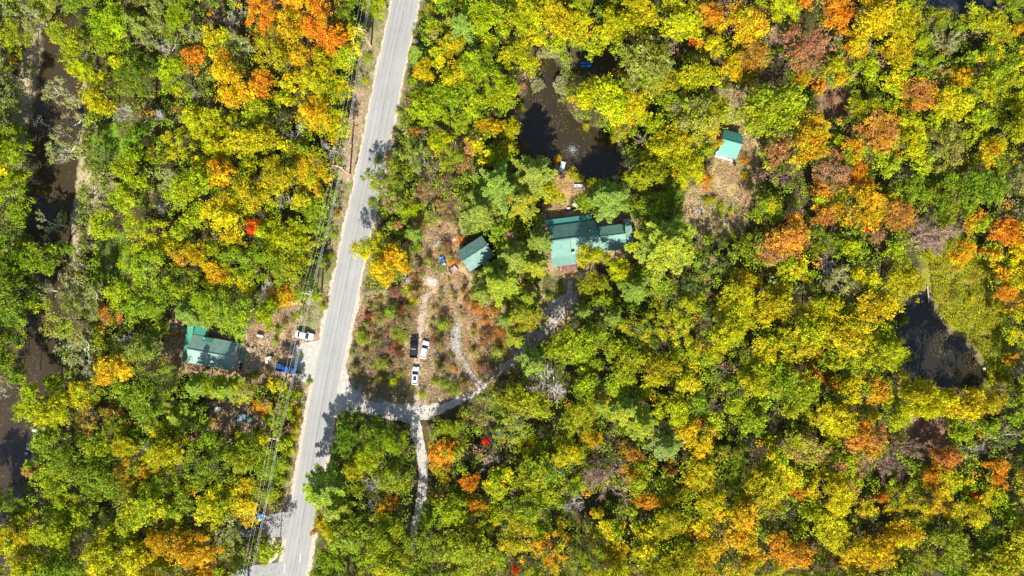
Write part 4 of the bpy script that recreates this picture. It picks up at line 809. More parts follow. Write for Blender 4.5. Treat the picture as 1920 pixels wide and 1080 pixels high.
def floating(poly, n, seed, name, label):
    g = np.random.default_rng(seed); xs = [p[0] for p in poly]; ys = [p[1] for p in poly]; a = g.uniform(min(xs), max(xs), n*3); b = g.uniform(min(ys), max(ys), n*3)
    k = inpoly(a, b, poly) & (vnoise(a, b, 22)+g.random(len(a))*0.35 > 0.78); a, b = a[k], b[k]; m = len(a)
    P = np.stack([(a-960)*S, (540-b)*S, np.full(m, -0.285)], -1); C = np.array([(0.35,0.25,0.08), (0.30,0.15,0.05), (0.25,0.25,0.06)])[g.integers(0, 3, m)]
    me = np_mesh(name, leaf_quads(P, np.tile((0, 0, 1.0), (m, 1)), g.uniform(0.06, 0.14, m), g), 4, M_brush, {'shade': g.uniform(0.2, 0.7, m), 'hue': g.uniform(0.3, 0.7, m)}, C); o = bpy.data.objects.new(name, me); col.objects.link(o); tag(o, label, 'leaves', kind='stuff')
floating(POND, 1200, 4, 'floating_leaves', 'fallen leaves drifting on the brown pond'); floating(POND2, 700, 5, 'floating_leaves', 'fallen leaves drifting on the shaded pond'); floating(STREAM, 5000, 6, 'floating_leaves', 'fallen leaves drifting on the stream')
# ------------------------------------------------------------------ buildings
def wallbox(b, x0, x1, y0, y1, z0, z1): b.box(x0, x1, y0, y1, z0, z1)
def gable_walls(name, x0, x1, y0, y1, ze, zr, m, parent, yr=None):
    yr = (y0+y1)/2 if yr is None else yr; b = MB()
    b.add([(x0,y0,0),(x1,y0,0),(x1,y1,0),(x0,y1,0),(x0,y0,ze),(x1,y0,ze),(x1,y1,ze),(x0,y1,ze),(x0,yr,zr),(x1,yr,zr)],
          [(0,3,2,1),(0,1,5,4),(2,3,7,6),(1,2,6,9,5),(3,0,4,8,7),(4,5,9,8),(6,7,8,9)])
    return b.build(name, m, parent)
def slope(b, x0, x1, ya, za, yb, zb, t=0.10, ribs=True, pitch=0.45):
    """metal roof plane from edge (ya,za) to edge (yb,zb)"""
    if ya < yb: b.slab((x0,ya,za),(x1,ya,za),(x1,yb,zb),(x0,yb,zb),t)
    else: b.slab((x0,yb,zb),(x1,yb,zb),(x1,ya,za),(x0,ya,za),t)
    if ribs:
        n = int((x1-x0)/pitch)
        for i in range(n+1):
            x = x0+0.03+(x1-x0-0.06)*i/n
            lo, hi = ((ya,za),(yb,zb)) if ya < yb else ((yb,zb),(ya,za))
            b.slab((x-0.025,lo[0]+.01,lo[1]+0.045),(x+0.025,lo[0]+.01,lo[1]+0.045),(x+0.025,hi[0]-.01,hi[1]+0.045),(x-0.025,hi[0]-.01,hi[1]+0.045),0.043)
def window(parent, x, y, z, w, h, face):
    """face: 's','n','e','w' of the wall the window sits in"""
    fr = MB(); gl = MB(); t = 0.05; f = 0.07; o = {'s': -1, 'n': 1, 'w': -1, 'e': 1}[face]
    def bx(b, u0, u1, v0, v1, d0, d1):
        a, c = sorted((o*d0, o*d1))
        if face in 'sn': b.box(x+u0, x+u1, y+a, y+c, z+v0, z+v1)
        else: b.box(x+a, x+c, y+u0, y+u1, z+v0, z+v1)
    bx(gl, -w/2+f, w/2-f, -h/2+f, h/2-f, -0.02, 0.015)
    for (u0,u1,v0,v1) in ((-w/2,w/2,-h/2,-h/2+f),(-w/2,w/2,h/2-f,h/2),(-w/2,-w/2+f,-h/2+f,h/2-f),(w/2-f,w/2,-h/2+f,h/2-f),(-0.02,0.02,-h/2+f,h/2-f)): bx(fr, u0, u1, v0, v1, -0.01, t)
    fo = fr.build('window', M_white, parent); gl.build('pane', M_glass, fo)
def door(parent, x, y, w, h, face, z=0.0, m=None):
    o = {'s': -1, 'n': 1, 'w': -1, 'e': 1}[face]; b = MB(); k = MB(); a, c = sorted((-o*0.02, o*0.05))
    if face in 'sn': b.box(x-w/2, x+w/2, y+a, y+c, z+0.05, z+h); k.box(x+w/2-0.14, x+w/2-0.08, y+min(o*.05,o*.1), y+max(o*.05,o*.1), z+1.0, z+1.06)
    else: b.box(x+a, x+c, y-w/2, y+w/2, z+0.05, z+h); k.box(x+min(o*.05,o*.1), x+max(o*.05,o*.1), y+w/2-0.14, y+w/2-0.08, z+1.0, z+1.06)
    d = b.build('door', m or M_white, parent); k.build('handle', M_chrome, d)

# main house
cx, cy = W(1076, 446.5, 5.0)
h = thing('house', 'main house with teal metal roof, front porch and side wing below the brown pond', 'house', (cx, cy, 0), R(7.6))
gable_walls('wall', -5.5, 5.5, -3.3, 3.3, 2.95, 5.0, M_wall, h, 0.0)
r = MB(); slope(r, -5.75, 5.75, 3.65, 2.95, 0.0, 5.25); slope(r, -0.75, 5.75, -3.65, 2.95, -0.005, 5.25); r.box(-5.75, 5.75, -0.12, 0.12, 5.255, 5.31); r.build('roof', M_roof, h)
d_ = MB(); slope(d_, -5.7, -0.95, -3.85, 4.15, -0.14, 5.24); d_.build('dormer_roof', M_roof, h)
d_ = MB(); d_.add([(-5.45,-3.34,2.9),(-1.0,-3.34,2.9),(-1.0,-3.34,4.14),(-5.45,-3.34,4.14),(-5.45,-0.3,4.9),(-1.0,-0.3,4.9),(-5.45,-0.3,4.0),(-1.0,-0.3,4.0)], [(0,1,2,3),(1,7,5,2),(0,3,4,6)]); d_.build('dormer_wall', M_roof, h)
l_ = MB(); slope(l_, -5.85, 5.15, 5.25, 2.15, 3.72, 2.62); l_.build('rear_roof', M_roofs, h)
l_ = MB(); l_.box(-5.6, 5.0, 3.32, 4.9, 0, 2.1); l_.build('rear_wall', M_wall, h)
p_ = MB(); slope(p_, -5.7, 0.15, -5.9, 2.35, -3.45, 2.78); p_.build('porch_roof', M_roof, h)
for x in (-5.5, -3.6, -1.8, 0.0): MB().box(x-0.07, x+0.07, -5.8, -5.66, 0.4, 2.32).build('porch_post', M_white, h)
dk = MB()
for i in range(24): dk.box(-3.4+i*0.15, -3.4+i*0.15+0.135, -7.4, -3.35, 0.42, 0.47)
dk.box(-3.4, 0.2, -7.35, -3.4, 0.1, 0.415); dk.build('deck', M_deck, h)
rl = MB()
for x in (-3.4, -2.5, -1.3, 0.15): rl.box(x, x+0.08, -7.4, -7.32, 0.475, 1.4)
rl.box(-3.4, -2.42, -7.4, -7.32, 1.405, 1.47); rl.box(-1.3, 0.23, -7.4, -7.32, 1.405, 1.47); rl.build('deck_railing', M_deck, h)
st = MB()
for i in range(9): st.box(-2.4, -1.35, -7.66-i*0.24, -7.44-i*0.24, 0.02, 0.42-i*0.04)
st.build('steps', M_deck, h)
gable_walls('wing_wall', 5.8, 12.0, -3.6, 1.6, 2.4, 4.0, M_wall, h, -0.5)
r = MB(); slope(r, 5.85, 12.25, 1.95, 3.0, -0.5, 4.25); slope(r, 5.85, 12.25, -4.0, 2.45, -0.505, 4.25); r.box(5.85, 12.25, -0.6, -0.4, 4.255, 4.3); r.build('wing_roof', M_roof, h)
b = MB(); slope(b, 12.35, 14.2, -3.3, 2.1, 3.0, 2.5); b.build('side_roof', M_roofd, h); MB().box(12.3, 14.0, -3.0, 2.8, 0, 2.0).build('side_wall', M_wall, h)
b = MB()
for i in range(20): b.box(5.9+i*0.24, 5.9+i*0.24+0.22, 1.75, 4.9, 0.5, 0.56)
b.build('rear_deck', M_wood, h)
b = MB()
for x in (5.9, 8.2, 10.6): b.box(x, x+0.08, 4.82, 4.9, 0.565, 1.45)
b.box(5.9, 10.68, 4.82, 4.9, 1.455, 1.52); b.build('rear_deck_railing', M_wood, h)
MB().disc(3.9, 1.2, 4.4, 5.2, 0.12).build('vent_pipe', M_grey, h)
MB().box(-0.85, -0.25, -3.5, -3.1, 3.0, 4.4).build('chimney', M_white, h)
for x in (-4.6, -2.8): window(h, x, -3.34, 3.6, 1.0, 0.8, 's')
for x in (-4.6, 1.6, 3.8): window(h, x, -3.3, 1.7, 1.2, 1.2, 's')
for x in (7.2, 9.2): window(h, x, -3.6, 1.5, 1.2, 1.1, 's')
window(h, -5.5, -1.5, 1.7, 1.2, 1.2, 'w'); window(h, -5.5, 1.5, 1.7, 1.2, 1.2, 'w'); window(h, -5.5, 0, 3.6, 0.9, 0.9, 'w'); window(h, -3, 4.9, 1.3, 1.2, 0.9, 'n'); window(h, 2, 4.9, 1.3, 1.2, 0.9, 'n')
door(h, -1.9, -3.3, 0.95, 2.3, 's', 0.42, M_wood); door(h, 10.6, -3.6, 0.9, 2.1, 's')

# garage
cx, cy = W(891, 474.5, 3.9)
h = thing('garage', 'small weathered dark teal garage half under pines at the right of the clearing', 'garage', (cx, cy, 0), R(33))
gable_walls('wall', -3.25, 3.25, -2.5, 2.5, 2.35, 3.75, M_wallg, h)
r = MB(); slope(r, -3.5, 3.5, 2.75, 2.35, 0, 3.95); slope(r, -3.5, 3.5, -2.85, 2.35, -0.005, 3.95); r.box(-3.5, 3.5, -0.1, 0.1, 3.955, 4.0); r.build('roof', M_roofd, h)
dr = MB(); dr.box(-3.31, -3.24, -1.3, 1.3, 0.05, 2.1)
for z in (0.5, 1.0, 1.5): dr.box(-3.33, -3.315, -1.25, 1.25, z, z+0.04)
dr.build('garage_door', M_white, h); window(h, 0, -2.5, 1.5, 1.0, 0.8, 's'); window(h, 0, 2.5, 1.5, 1.0, 0.8, 'n'); MB().disc(3.62, 0.1, 2.4, 4.15, 0.13).build('stove_pipe', M_grey, h)

# left house
cx, cy = W(393, 662.5, 4.2)
h = thing('house', 'long house with faded green roof, left of the road', 'house', (cx, cy, 0), R(-10.8)); h['label'] = 'long house with faded green roof left of the road'
gable_walls('wall', -5.2, 5.3, -3.1, 3.1, 2.6, 4.1, M_wallg, h)
r = MB(); slope(r, -5.35, 5.6, 3.4, 2.6, 0, 4.25); slope(r, -5.35, 5.6, -3.4, 2.6, -0.005, 4.25); r.box(-5.35, 5.6, -0.12, 0.12, 4.255, 4.31); r.build('roof', M_roofp, h)
r = MB(); slope(r, -7.0, -5.5, -3.5, 2.25, 5.6, 2.75); r.build('side_porch_roof', M_roofg, h)
for y in (-3.3, -0.4, 2.4, 5.2): MB().box(-6.9, -6.76, y, y+0.14, 0, 2.25).build('porch_post', M_wood, h)
r = MB(); slope(r, -5.45, -2.7, 5.7, 2.1, 3.5, 2.5); r.build('rear_roof', M_roofg, h); MB().box(-5.2, -2.9, 3.12, 5.4, 0, 2.05).build('rear_wall', M_wallg, h)
MB().slab((-2.9,2.3,3.25),(-0.3,2.3,3.25),(-0.3,3.3,2.77),(-2.9,3.3,2.77),0.03).build('roof_patch', M_roofg, h)
MB().disc(-2.3, 3.1, 2.6, 3.6, 0.14).build('vent_pipe', M_white, h)
for x in (-3.4, -0.5, 2.6): window(h, x, -3.1, 1.5, 1.2, 1.0, 's')
for x in (-1.2, 2.6): window(h, x, 3.1, 1.5, 1.2, 1.0, 'n')
window(h, 5.3, 1.4, 1.5, 1.1, 1.0, 'e'); door(h, 5.3, -0.6, 0.9, 2.05, 'e'); door(h, -5.2, 0.5, 0.9, 2.05, 'w')

# shed
cx, cy = W(1373.5, 266.5, 3.8)
h = thing('shed', 'mint green roofed shed with white siding and porch, standing in the upper right clearing', 'shed', (cx, cy, 0), R(-15.2))
gable_walls('wall', -2.1, 2.1, -2.1, 2.5, 2.3, 3.55, M_white, h, 0.1)
r = MB(); slope(r, -2.35, 2.35, 2.85, 2.3, 0.1, 3.8); slope(r, -2.35, 2.35, -3.1, 2.15, 0.095, 3.8); r.box(-2.35, 2.35, 0.0, 0.2, 3.805, 3.85); r.build('roof', M_roofs, h)
b = MB()
for i in range(16): b.box(-2.3+i*0.28, -2.3+i*0.28+0.26, -3.45, -2.15, 0.28, 0.34)
b.build('porch_floor', M_white, h)
for x in (-2.2, 0, 2.1): MB().box(x-0.05, x+0.06, -3.0, -2.9, 0.35, 2.0).build('porch_post', M_white, h)
for (q0, q1, xx) in ((-2.3, -0.6, (-2.3, -1.45, -0.66)), (0.6, 2.2, (0.6, 1.4, 2.14))):
    b = MB(); b.box(q0, q1, -3.45, -3.39, 0.895, 0.97)
    for x in xx: b.box(x, x+0.06, -3.45, -3.39, 0.345, 0.895)
    b.build('porch_railing', M_white, h)
b = MB()
for i in range(3): b.box(0.0-0.5, 0.5, -3.74-i*0.24, -3.5-i*0.24, 0.02, 0.25-i*0.07)
b.build('steps', M_wood, h); window(h, -1.2, -2.1, 1.4, 0.8, 0.9, 's'); window(h, 1.2, -2.1, 1.4, 0.8, 0.9, 's'); door(h, 0, -2.1, 0.8, 1.95, 's', 0.3, M_wood); window(h, 0, 2.5, 1.4, 0.8, 0.8, 'n'); window(h, 2.1, 0, 1.4, 0.8, 0.8, 'e')

# little huts and shelters half hidden in the wood
def hut(name, label, cat, px, py, rz, w, d, he, hr, rm, wm):
    x, y = W(px, py, hr); t = thing(name, label, cat, (x, y, 0), R(rz)); gable_walls('wall', -w/2, w/2, -d/2, d/2, he, hr-0.15, wm, t)
    b = MB(); slope(b, -w/2-0.2, w/2+0.2, d/2+0.25, he-0.05, 0, hr, 0.06); slope(b, -w/2-0.2, w/2+0.2, -d/2-0.25, he-0.05, -0.005, hr, 0.06); b.build('roof', rm, t); door(t, 0, -d/2, 0.8, min(1.8, he-0.1), 's', 0, M_wood); return t
hut('tarped_shelter', 'low shelter under a blue-grey tarp among brown twigs below the driveway curve', 'shelter', 991, 766, -14, 3.0, 2.0, 1.9, 2.3, M_tarp, M_wood)
hut('tool_shed', 'tiny grey metal shed beside the blue-grey tarped shelter', 'shed', 1021, 773, -25, 1.5, 1.4, 1.8, 2.1, M_grey, M_grey)
hut('hut', 'tiny dark hut alone in the wood at right of centre', 'hut', 1431, 549, -30, 2.0, 1.6, 1.9, 2.3, mat('dark_shingles', (0.10,0.10,0.11), 0.8), M_wood)

# ------------------------------------------------------------------ vehicles (x forward)
def wheels(t, L_, Wd, r=0.33, xs=None):
    for x in xs or (L_*0.31, -L_*0.30):
        for s_ in (-1, 1):
            y = s_*(Wd/2-0.10); b = MB(); n = 18
            rings = [[(x+q*math.cos(2*math.pi*k/n), y+dy, r+q*math.sin(2*math.pi*k/n)) for k in range(n)] for dy, q in ((-0.11,r*0.88),(-0.08,r),(0.08,r),(0.11,r*0.88))]
            o = b.loft(rings).build('wheel', M_rubber, t, True)
            c = MB(); yo = y+s_*0.112; c.loft([[(x+q*math.cos(2*math.pi*k/n), yo+dy*s_, r+q*math.sin(2*math.pi*k/n)) for k in range(n)] for dy, q in ((0,r*0.62),(0.015,r*0.5))]); c.build('rim', M_chrome, o)
def section(x, hw, z0, z1, cr=0.12):
    """rounded body section at x, from sill z0 to shoulder z1"""
    return [(x,-hw*0.93,z0),(x,hw*0.93,z0),(x,hw,z0+0.18),(x,hw,z1-cr*1.1),(x,hw*0.93,z1-0.03),(x,hw*0.70,z1),(x,-hw*0.70,z1),(x,-hw*0.93,z1-0.03),(x,-hw,z1-cr*1.1),(x,-hw,z0+0.18)]
def pane(name, q, m, parent, t=0.012):
    q = [Vector(p) for p in q]; n = (q[1]-q[0]).cross(q[3]-q[0]).normalized(); c = sum(q, Vector())/4
    if n.dot(c-Vector((c.x*0.6, 0, 0.7))) < 0: q.reverse(); n = -n
    MB().add([p+n*0.002 for p in q]+[p+n*t for p in q], [(3,2,1,0),(4,5,6,7),(0,1,5,4),(1,2,6,5),(2,3,7,6),(3,0,4,7)]).build(name, m, parent)
def vehicle(name, label, px, py, rz, kind, paint, group=None, sunroof=False):
    x, y = W(px, py, 1.0); t = thing(name, label, 'pickup truck' if kind == 'pickup' else 'car', (x, y, 0.04), R(rz), group); t.scale = (0.94, 0.94, 0.94)
    spec = {'sedan': (4.75, 1.84, 1.44, 0.96, (-1.72,-1.02,0.42,1.22)), 'suv': (4.75, 1.88, 1.66, 1.02, (-2.22,-1.85,0.35,1.15)), 'hatch': (4.6, 1.86, 1.55, 0.98, (-2.1,-1.6,0.40,1.22)), 'pickup': (5.4, 1.95, 1.78, 1.08, (-0.62,-0.42,0.75,1.42))}[kind]
    L_, Wd, Ht, bz, (a, b_, c, d) = spec; hw = Wd/2; z0 = 0.26
    body = MB()
    if kind != 'pickup':
        st_ = [(-L_/2,hw*.80,bz-0.22),(-L_/2+0.10,hw*.90,bz-0.06),(-L_/2+0.5,hw*.98,bz-0.01),(-1.0,hw,bz),(0.8,hw,bz),(1.4,hw*.99,bz-0.05),(L_/2-0.45,hw*.95,bz-0.14),(L_/2-0.12,hw*.86,bz-0.24),(L_/2,hw*.70,bz-0.34)]
    else:
        st_ = [(-0.64,hw,bz),(0.9,hw,bz),(1.5,hw*.99,bz-0.03),(L_/2-0.4,hw*.96,bz-0.09),(L_/2-0.1,hw*.90,bz-0.16),(L_/2,hw*.80,bz-0.30)]
    body.loft([section(x_, w_, z0+(0.04 if abs(x_) > L_/2-0.2 else 0), z_) for x_, w_, z_ in st_])
    body.build('body', paint, t, False)
    if kind == 'pickup':
        bd = MB(); x0, x1 = -L_/2, -0.66
        bd.box(x0,x1,-hw*0.97,-hw*0.97+0.12,0.45,bz); bd.box(x0,x1,hw*0.97-0.12,hw*0.97,0.45,bz); bd.box(x0,x0+0.10,-hw*0.97+0.12,hw*0.97-0.12,0.45,bz-0.02); bd.box(x1-0.08,x1,-hw*0.97+0.12,hw*0.97-0.12,0.45,bz-0.02); bd.box(x0+0.1,x1-0.08,-hw*0.97+0.12,hw*0.97-0.12,0.45,0.62)
        bd.build('cargo_bed', paint, t); bl = MB()
        for k in range(7): bl.box(x0+0.12, x1-0.1, -0.7+k*0.21, -0.7+k*0.21+0.1, 0.622, 0.645)
        bl.build('bed_liner', M_black, t)
    ty = hw*0.70; by = hw*0.92; zt = Ht-0.05; zb = bz-0.02
    cb = MB(); cb.loft([[(a,-by,zb),(d,-by,zb),(d,by,zb),(a,by,zb)], [(b_,-ty,zt),(c,-ty,zt),(c,ty,zt),(b_,ty,zt)]]); cb.build('cabin', paint, t)
    rf = MB(); rf.loft([[(b_-0.03,-ty-.01,zt+.002),(c+0.03,-ty-.01,zt+.002),(c+0.03,ty+.01,zt+.002),(b_-0.03,ty+.01,zt+.002)], [(b_+0.08,-ty+.12,Ht),(c-0.08,-ty+.12,Ht),(c-0.08,ty-.12,Ht),(b_+0.08,ty-.12,Ht)]]); rf.build('roof_panel', paint, t)
    if sunroof: MB().box(b_+0.55, c-0.35, -ty+.24, ty-.24, Ht+0.002, Ht+0.02).build('sunroof', M_glass, t)
    lp = lambda p, q, k: tuple(p[i]*(1-k)+q[i]*k for i in range(3))
    pane('windshield', [lp((d,-by+.06,zb),(c,-ty+.05,zt),.08), lp((d,by-.06,zb),(c,ty-.05,zt),.08), lp((d,by-.06,zb),(c,ty-.05,zt),.95), lp((d,-by+.06,zb),(c,-ty+.05,zt),.95)], M_glass, t)
    pane('rear_window', [lp((a,-by+.08,zb),(b_,-ty+.06,zt),.15), lp((a,by-.08,zb),(b_,ty-.06,zt),.15), lp((a,by-.08,zb),(b_,ty-.06,zt),.93), lp((a,-by+.08,zb),(b_,-ty+.06,zt),.93)], M_glass, t)
    mid = (b_+c)/2-0.05
    for s_ in (-1, 1):
        for (u0, u1, v0, v1) in ((a+0.18, mid-0.05, b_+0.08, mid-0.05), (mid+0.05, d-0.2, mid+0.05, c-0.06)):
            if kind == 'pickup' and u0 < mid-0.2 and False: continue
            pane('side_window', [lp((u0,s_*by,zb),(v0,s_*ty,zt),.12), lp((u1,s_*by,zb),(v1,s_*ty,zt),.12), lp((u1,s_*by,zb),(v1,s_*ty,zt),.9), lp((u0,s_*by,zb),(v0,s_*ty,zt),.9)], M_glass, t)
        MB().box(d-0.42, d-0.24, s_*(hw+0.10)-0.09, s_*(hw+0.10)+0.09, bz-0.04, bz+0.10, 0.02).build('mirror', paint, t)
        MB().box(L_/2-0.24, L_/2-0.03, s_*hw*0.66-0.17, s_*hw*0.66+0.17, bz-0.34, bz-0.20, 0.02).build('headlight', M_lamp, t)
        MB().box(-L_/2-0.015, -L_/2+0.10, s_*hw*0.70-0.14, s_*hw*0.70+0.14, bz-0.32, bz-0.16, 0.02).build('taillight', M_tail, t)
    MB().box(L_/2-0.06, L_/2+0.05, -hw*0.68, hw*0.68, 0.32, 0.46, 0.03).build('bumper', M_black, t)
    MB().box(-L_/2-0.06, -L_/2+0.05, -hw*0.76, hw*0.76, 0.34, 0.48, 0.03).build('bumper', M_black, t)
    wheels(t, L_, Wd, 0.38 if kind == 'pickup' else 0.33, (1.75,-1.65) if kind == 'pickup' else None); return t
vehicle('sedan', 'white sedan parked crosswise on the gravel at the left edge of the road', 570, 629, -12, 'sedan', M_carwhite, 'vehicles parked left of the road')
vehicle('pickup_truck', 'blue pickup truck in half shade under the power lines', 536, 692, -10, 'pickup', M_carblue, 'vehicles parked left of the road')
vehicle('pickup_truck', 'black pickup truck parked beside a white car in the clearing', 776, 651, 87, 'pickup', M_carblack, 'vehicles parked in the clearing')
vehicle('hatchback', 'white car with plain white roof parked right of the black pickup truck', 795.5, 656, 77, 'hatch', M_carwhite, 'vehicles parked in the clearing')
vehicle('suv', 'white car with dark sunroof parked behind the other two in the clearing', 778.5, 705, 86, 'hatch', M_carwhite, 'vehicles parked in the clearing', True)
vehicle('sedan', 'bright blue car mostly hidden under yellow leaves at the paved driveway end', 474, 968, -10, 'sedan', mat('bright_blue_paint', (0.01,0.22,0.75), 0.25), 'vehicles at the paved driveway')
vehicle('suv', 'dark navy car in deep shade at the paved driveway end', 470, 986, -4, 'suv', M_carnavy, 'vehicles at the paved driveway')

# ------------------------------------------------------------------ utility poles and lines
poles = [((696, 87), 11.0, 'top utility pole beside the straight stretch of road', False), ((656.5, 327), 11.0, 'utility pole on the bare verge left of the road bend', False),
         ((603, 549), 11.0, 'utility pole with white transformer above the parked white sedan', True), ((546, 802), 11.0, 'utility pole standing in yellow shrubs below the gravel apron', False)]
extra = [((738, -160), 11.0), ((486, 1080), 11.0)]
dirv = Vector((-58, -240, 0)).normalized(); arm = Vector((dirv.y, -dirv.x, 0)); arm.normalize()
heads = []
for (px, py), hp, lb, tr in poles:
    x, y = W(px, py); t = thing('utility_pole', lb, 'pole', (x, y, 0), math.atan2(arm.y, arm.x), 'utility poles left of the road')
    MB().tube([(0,0,-0.3),(0,0,hp*0.5),(0,0,hp)], [0.22,0.20,0.17], 10).build('pole', M_pole, t)
    MB().box(-1.2, 1.2, 0.13, 0.25, hp-0.55, hp-0.41).build('crossarm', M_pole, t)
    for k in (-1.1, 0.35, 1.1): MB().disc(k, 0.19, hp-0.405, hp-0.18, 0.06, 8, 0.035).build('insulator', M_grey, t)
    if tr:
        b = MB(); b.disc(0.0, -0.48, hp-2.2, hp-1.2, 0.30, 14); tn = b.build('transformer', M_white, t); MB().disc(0, -0.48, hp-1.195, hp-1.0, 0.06, 8).build('bushing', M_grey, tn)
    heads.append((x, y, hp))
ep = [(*W(*extra[0][0]), 11.0)] + heads + [(*W(*extra[1][0]), 11.0)]
ep[-1] = (heads[-1][0]-9.0, heads[-1][1]-44, 11.0)
for (off, dz, rad, lb) in ((-1.1, -0.15, 0.012, 'leftmost power line strung on the pole crossarms'), (0.35, -0.15, 0.012, 'middle power line strung on the pole crossarms'), (1.1, -0.15, 0.012, 'right power line strung on the pole crossarms'),
                           (0.18, -2.9, 0.018, 'thick lower communication cable strung along the poles'), (0.22, -3.8, 0.014, 'lowest thin cable strung along the poles')):
    pts_ = []
    for (a, c) in zip(ep[:-1], ep[1:]):
        for k in range(12):
            u = k/12; sag = 4*u*(1-u)*0.9; pts_.append((a[0]*(1-u)+c[0]*u+arm.x*off, a[1]*(1-u)+c[1]*u+arm.y*off, a[2]+dz-sag))
    pts_.append((ep[-1][0]+arm.x*off, ep[-1][1]+arm.y*off, 11+dz)); o = MB().tube(pts_, rad, 5).build('power_line', M_wire); tag(o, lb, 'cable', 'lines strung along the utility poles')

# ------------------------------------------------------------------ small things
def simple(name, label, cat, px, py, rz=0, z=0, hh=0.5, group=None):
    x, y = W(px, py, hh); return thing(name, label, cat, (x, y, z), R(rz), group)
t = simple('dock', 'small white plank dock at the near shore of the brown pond', 'dock', 1054.5, 312, -14, -0.2)
for i in range(13): pass
b = MB()
for i in range(12): b.box(-0.55, 0.55, -1.25+i*0.21, -1.25+i*0.21+0.19, 0.30, 0.36)
b.build('planks', M_white, t); b = MB()
for x in (-0.45, 0.45): b.box(x-0.05, x+0.05, -1.2, 1.2, 0.18, 0.298)
b.build('beam', M_wood, t)
for x in (-0.62, 0.62):
    for y in (-1.1, 1.1): MB().disc(x, y, -0.6, 0.55, 0.06, 8).build('post', M_wood, t)
t = simple('fountain', 'small fountain spraying droplets in the middle of the brown pond', 'fountain', 1074, 280, 0, -0.30)
g = np.random.default_rng(9); n = 420; a = g.uniform(0, 6.283, n); r_ = np.abs(g.normal(size=n))*0.9+0.1; hz = np.maximum(0.03, 0.9-0.8*(r_/1.2)**2+g.normal(size=n)*0.15)
V = leaf_quads(np.stack([r_*np.cos(a), r_*np.sin(a), hz], -1), g.normal(size=(n, 3))+(0, 0, 1), g.uniform(0.03, 0.07, n), g); me = np_mesh('droplets', V, 4, mat('spray', (0.75,0.77,0.8), 0.3)); o = bpy.data.objects.new('droplets', me); col.objects.link(o); o.parent = t
b = MB(); b.disc(0, 0, -0.05, 0.12, 0.28, 14, 0.22); b.build('float', M_black, t); MB().disc(0, 0, 0.12, 0.45, 0.05, 8, 0.03).build('nozzle', M_grey, t)
def kayak(px, py, label):
    t = simple('kayak', label, 'kayak', px, py, 3, 0.05, 0.3, 'kayaks pulled up beyond the pond'); b = MB(); n = 10; rr = []
    for i in range(11):
        x = -1.55+3.1*i/10; q = max(0.04, 1-(abs(x)/1.58)**2.4); w_ = 0.36*q; rr.append([(x, w_*math.cos(2*math.pi*k/n), 0.20+(0.17*q+0.02)*math.sin(2*math.pi*k/n)+0.08*(abs(x)/1.5)**3) for k in range(n)])
    b.loft(rr).build('hull', M_blue, t, True); c = MB(); c.loft([[(0.1+0.42*k_*math.cos(2*math.pi*k/14), 0.23*k_*math.sin(2*math.pi*k/14), z) for k in range(14)] for (z, k_) in ((0.355, 1.0), (0.41, 1.05), (0.412, 0.8), (0.375, 0.7))]); c.build('cockpit', M_black, t)
kayak(1098, 117.5, 'bright blue kayak on the shaded bank, the farther of two'); kayak(1099, 123, 'bright blue kayak on the shaded bank, the nearer of two')
t = simple('rowboat', 'weathered grey rowboat lying by the bank below the wooden dock', 'boat', 1087, 350, 2, 0.02, 0.4); b = MB(); rr = []
for i in range(9):
    x = -1.3+2.6*i/8; q = max(0.12, 1-(max(0, x)/1.34)**2.2); w_ = 0.6*q; rr.append([(x,-w_,0.5),(x,-w_*0.7,0.08),(x,w_*0.7,0.08),(x,w_,0.5),(x,w_*0.88,0.5),(x,w_*0.6,0.16),(x,-w_*0.6,0.16),(x,-w_*0.88,0.5)])
b.loft(rr).build('hull', M_grey, t)
for x in (-0.7, 0.2): MB().box(x, x+0.22, -0.42, 0.42, 0.36, 0.41).build('seat', M_wood, t)
t = simple('garden_slab', 'tilted pale square slab lying in the grassy yard below the shed', 'slab', 1311.5, 396, 40, 0.0, 0.1); b = MB()
for i in range(3):
    for j in range(2): b.box(-1.15+i*0.78, -0.40+i*0.78, -0.75+j*0.77, -0.0+j*0.77, 0.0, 0.12, 0.02)
b.build('paving', M_rock, t); MB().box(-1.2, 1.2, -0.8, 0.8, -0.05, 0.06).build('base', M_concrete, t)
t = simple('grill', 'black barbecue grill standing on the grass below the mint shed', 'grill', 1377, 308, 3, 0, 0.8); b = MB()
b.loft([[(0.35*math.cos(2*math.pi*k/12)*q, 0.55*math.sin(2*math.pi*k/12)*q, z) for k in range(12)] for z, q in ((0.7,0.7),(0.9,1),(1.05,0.95),(1.15,0.6))]).build('bowl', M_black, t)
for sx in (-0.25, 0.25):
    for sy in (-0.4, 0.4): MB().tube([(sx,sy,0),(sx*0.8,sy*0.8,0.75)], 0.03, 5).build('leg', M_black, t)
MB().box(-0.25, 0.25, 0.56, 0.95, 0.85, 0.89).build('side_shelf', M_black, t)
def tank(name, label, px, py, rz, L_, r, m, z=0.2):
    t = simple(name, label, 'tank', px, py, rz, 0, 0.6); n = 12
    b = MB(); b.loft([[(x, q*r*math.cos(2*math.pi*k/n), z+r+q*r*math.sin(2*math.pi*k/n)) for k in range(n)] for x, q in ((-L_/2,0.25),(-L_/2+0.08,0.7),(-L_/2+0.25,1),(L_/2-0.25,1),(L_/2-0.08,0.7),(L_/2,0.25))]).build('tank', m, t, True)
    for x in (-L_*0.3, L_*0.3): MB().box(x-0.06, x+0.06, -r*0.8, r*0.8, 0, z+r*0.35).build('foot', M_concrete, t)
    MB().disc(0, 0, z+2*r-0.03, z+2*r+0.12, 0.12, 10).build('valve_cap', m, t)
tank('gas_tank', 'white horizontal gas tank between the green roofed house and the road', 487.5, 629, -14, 1.7, 0.38, M_white)
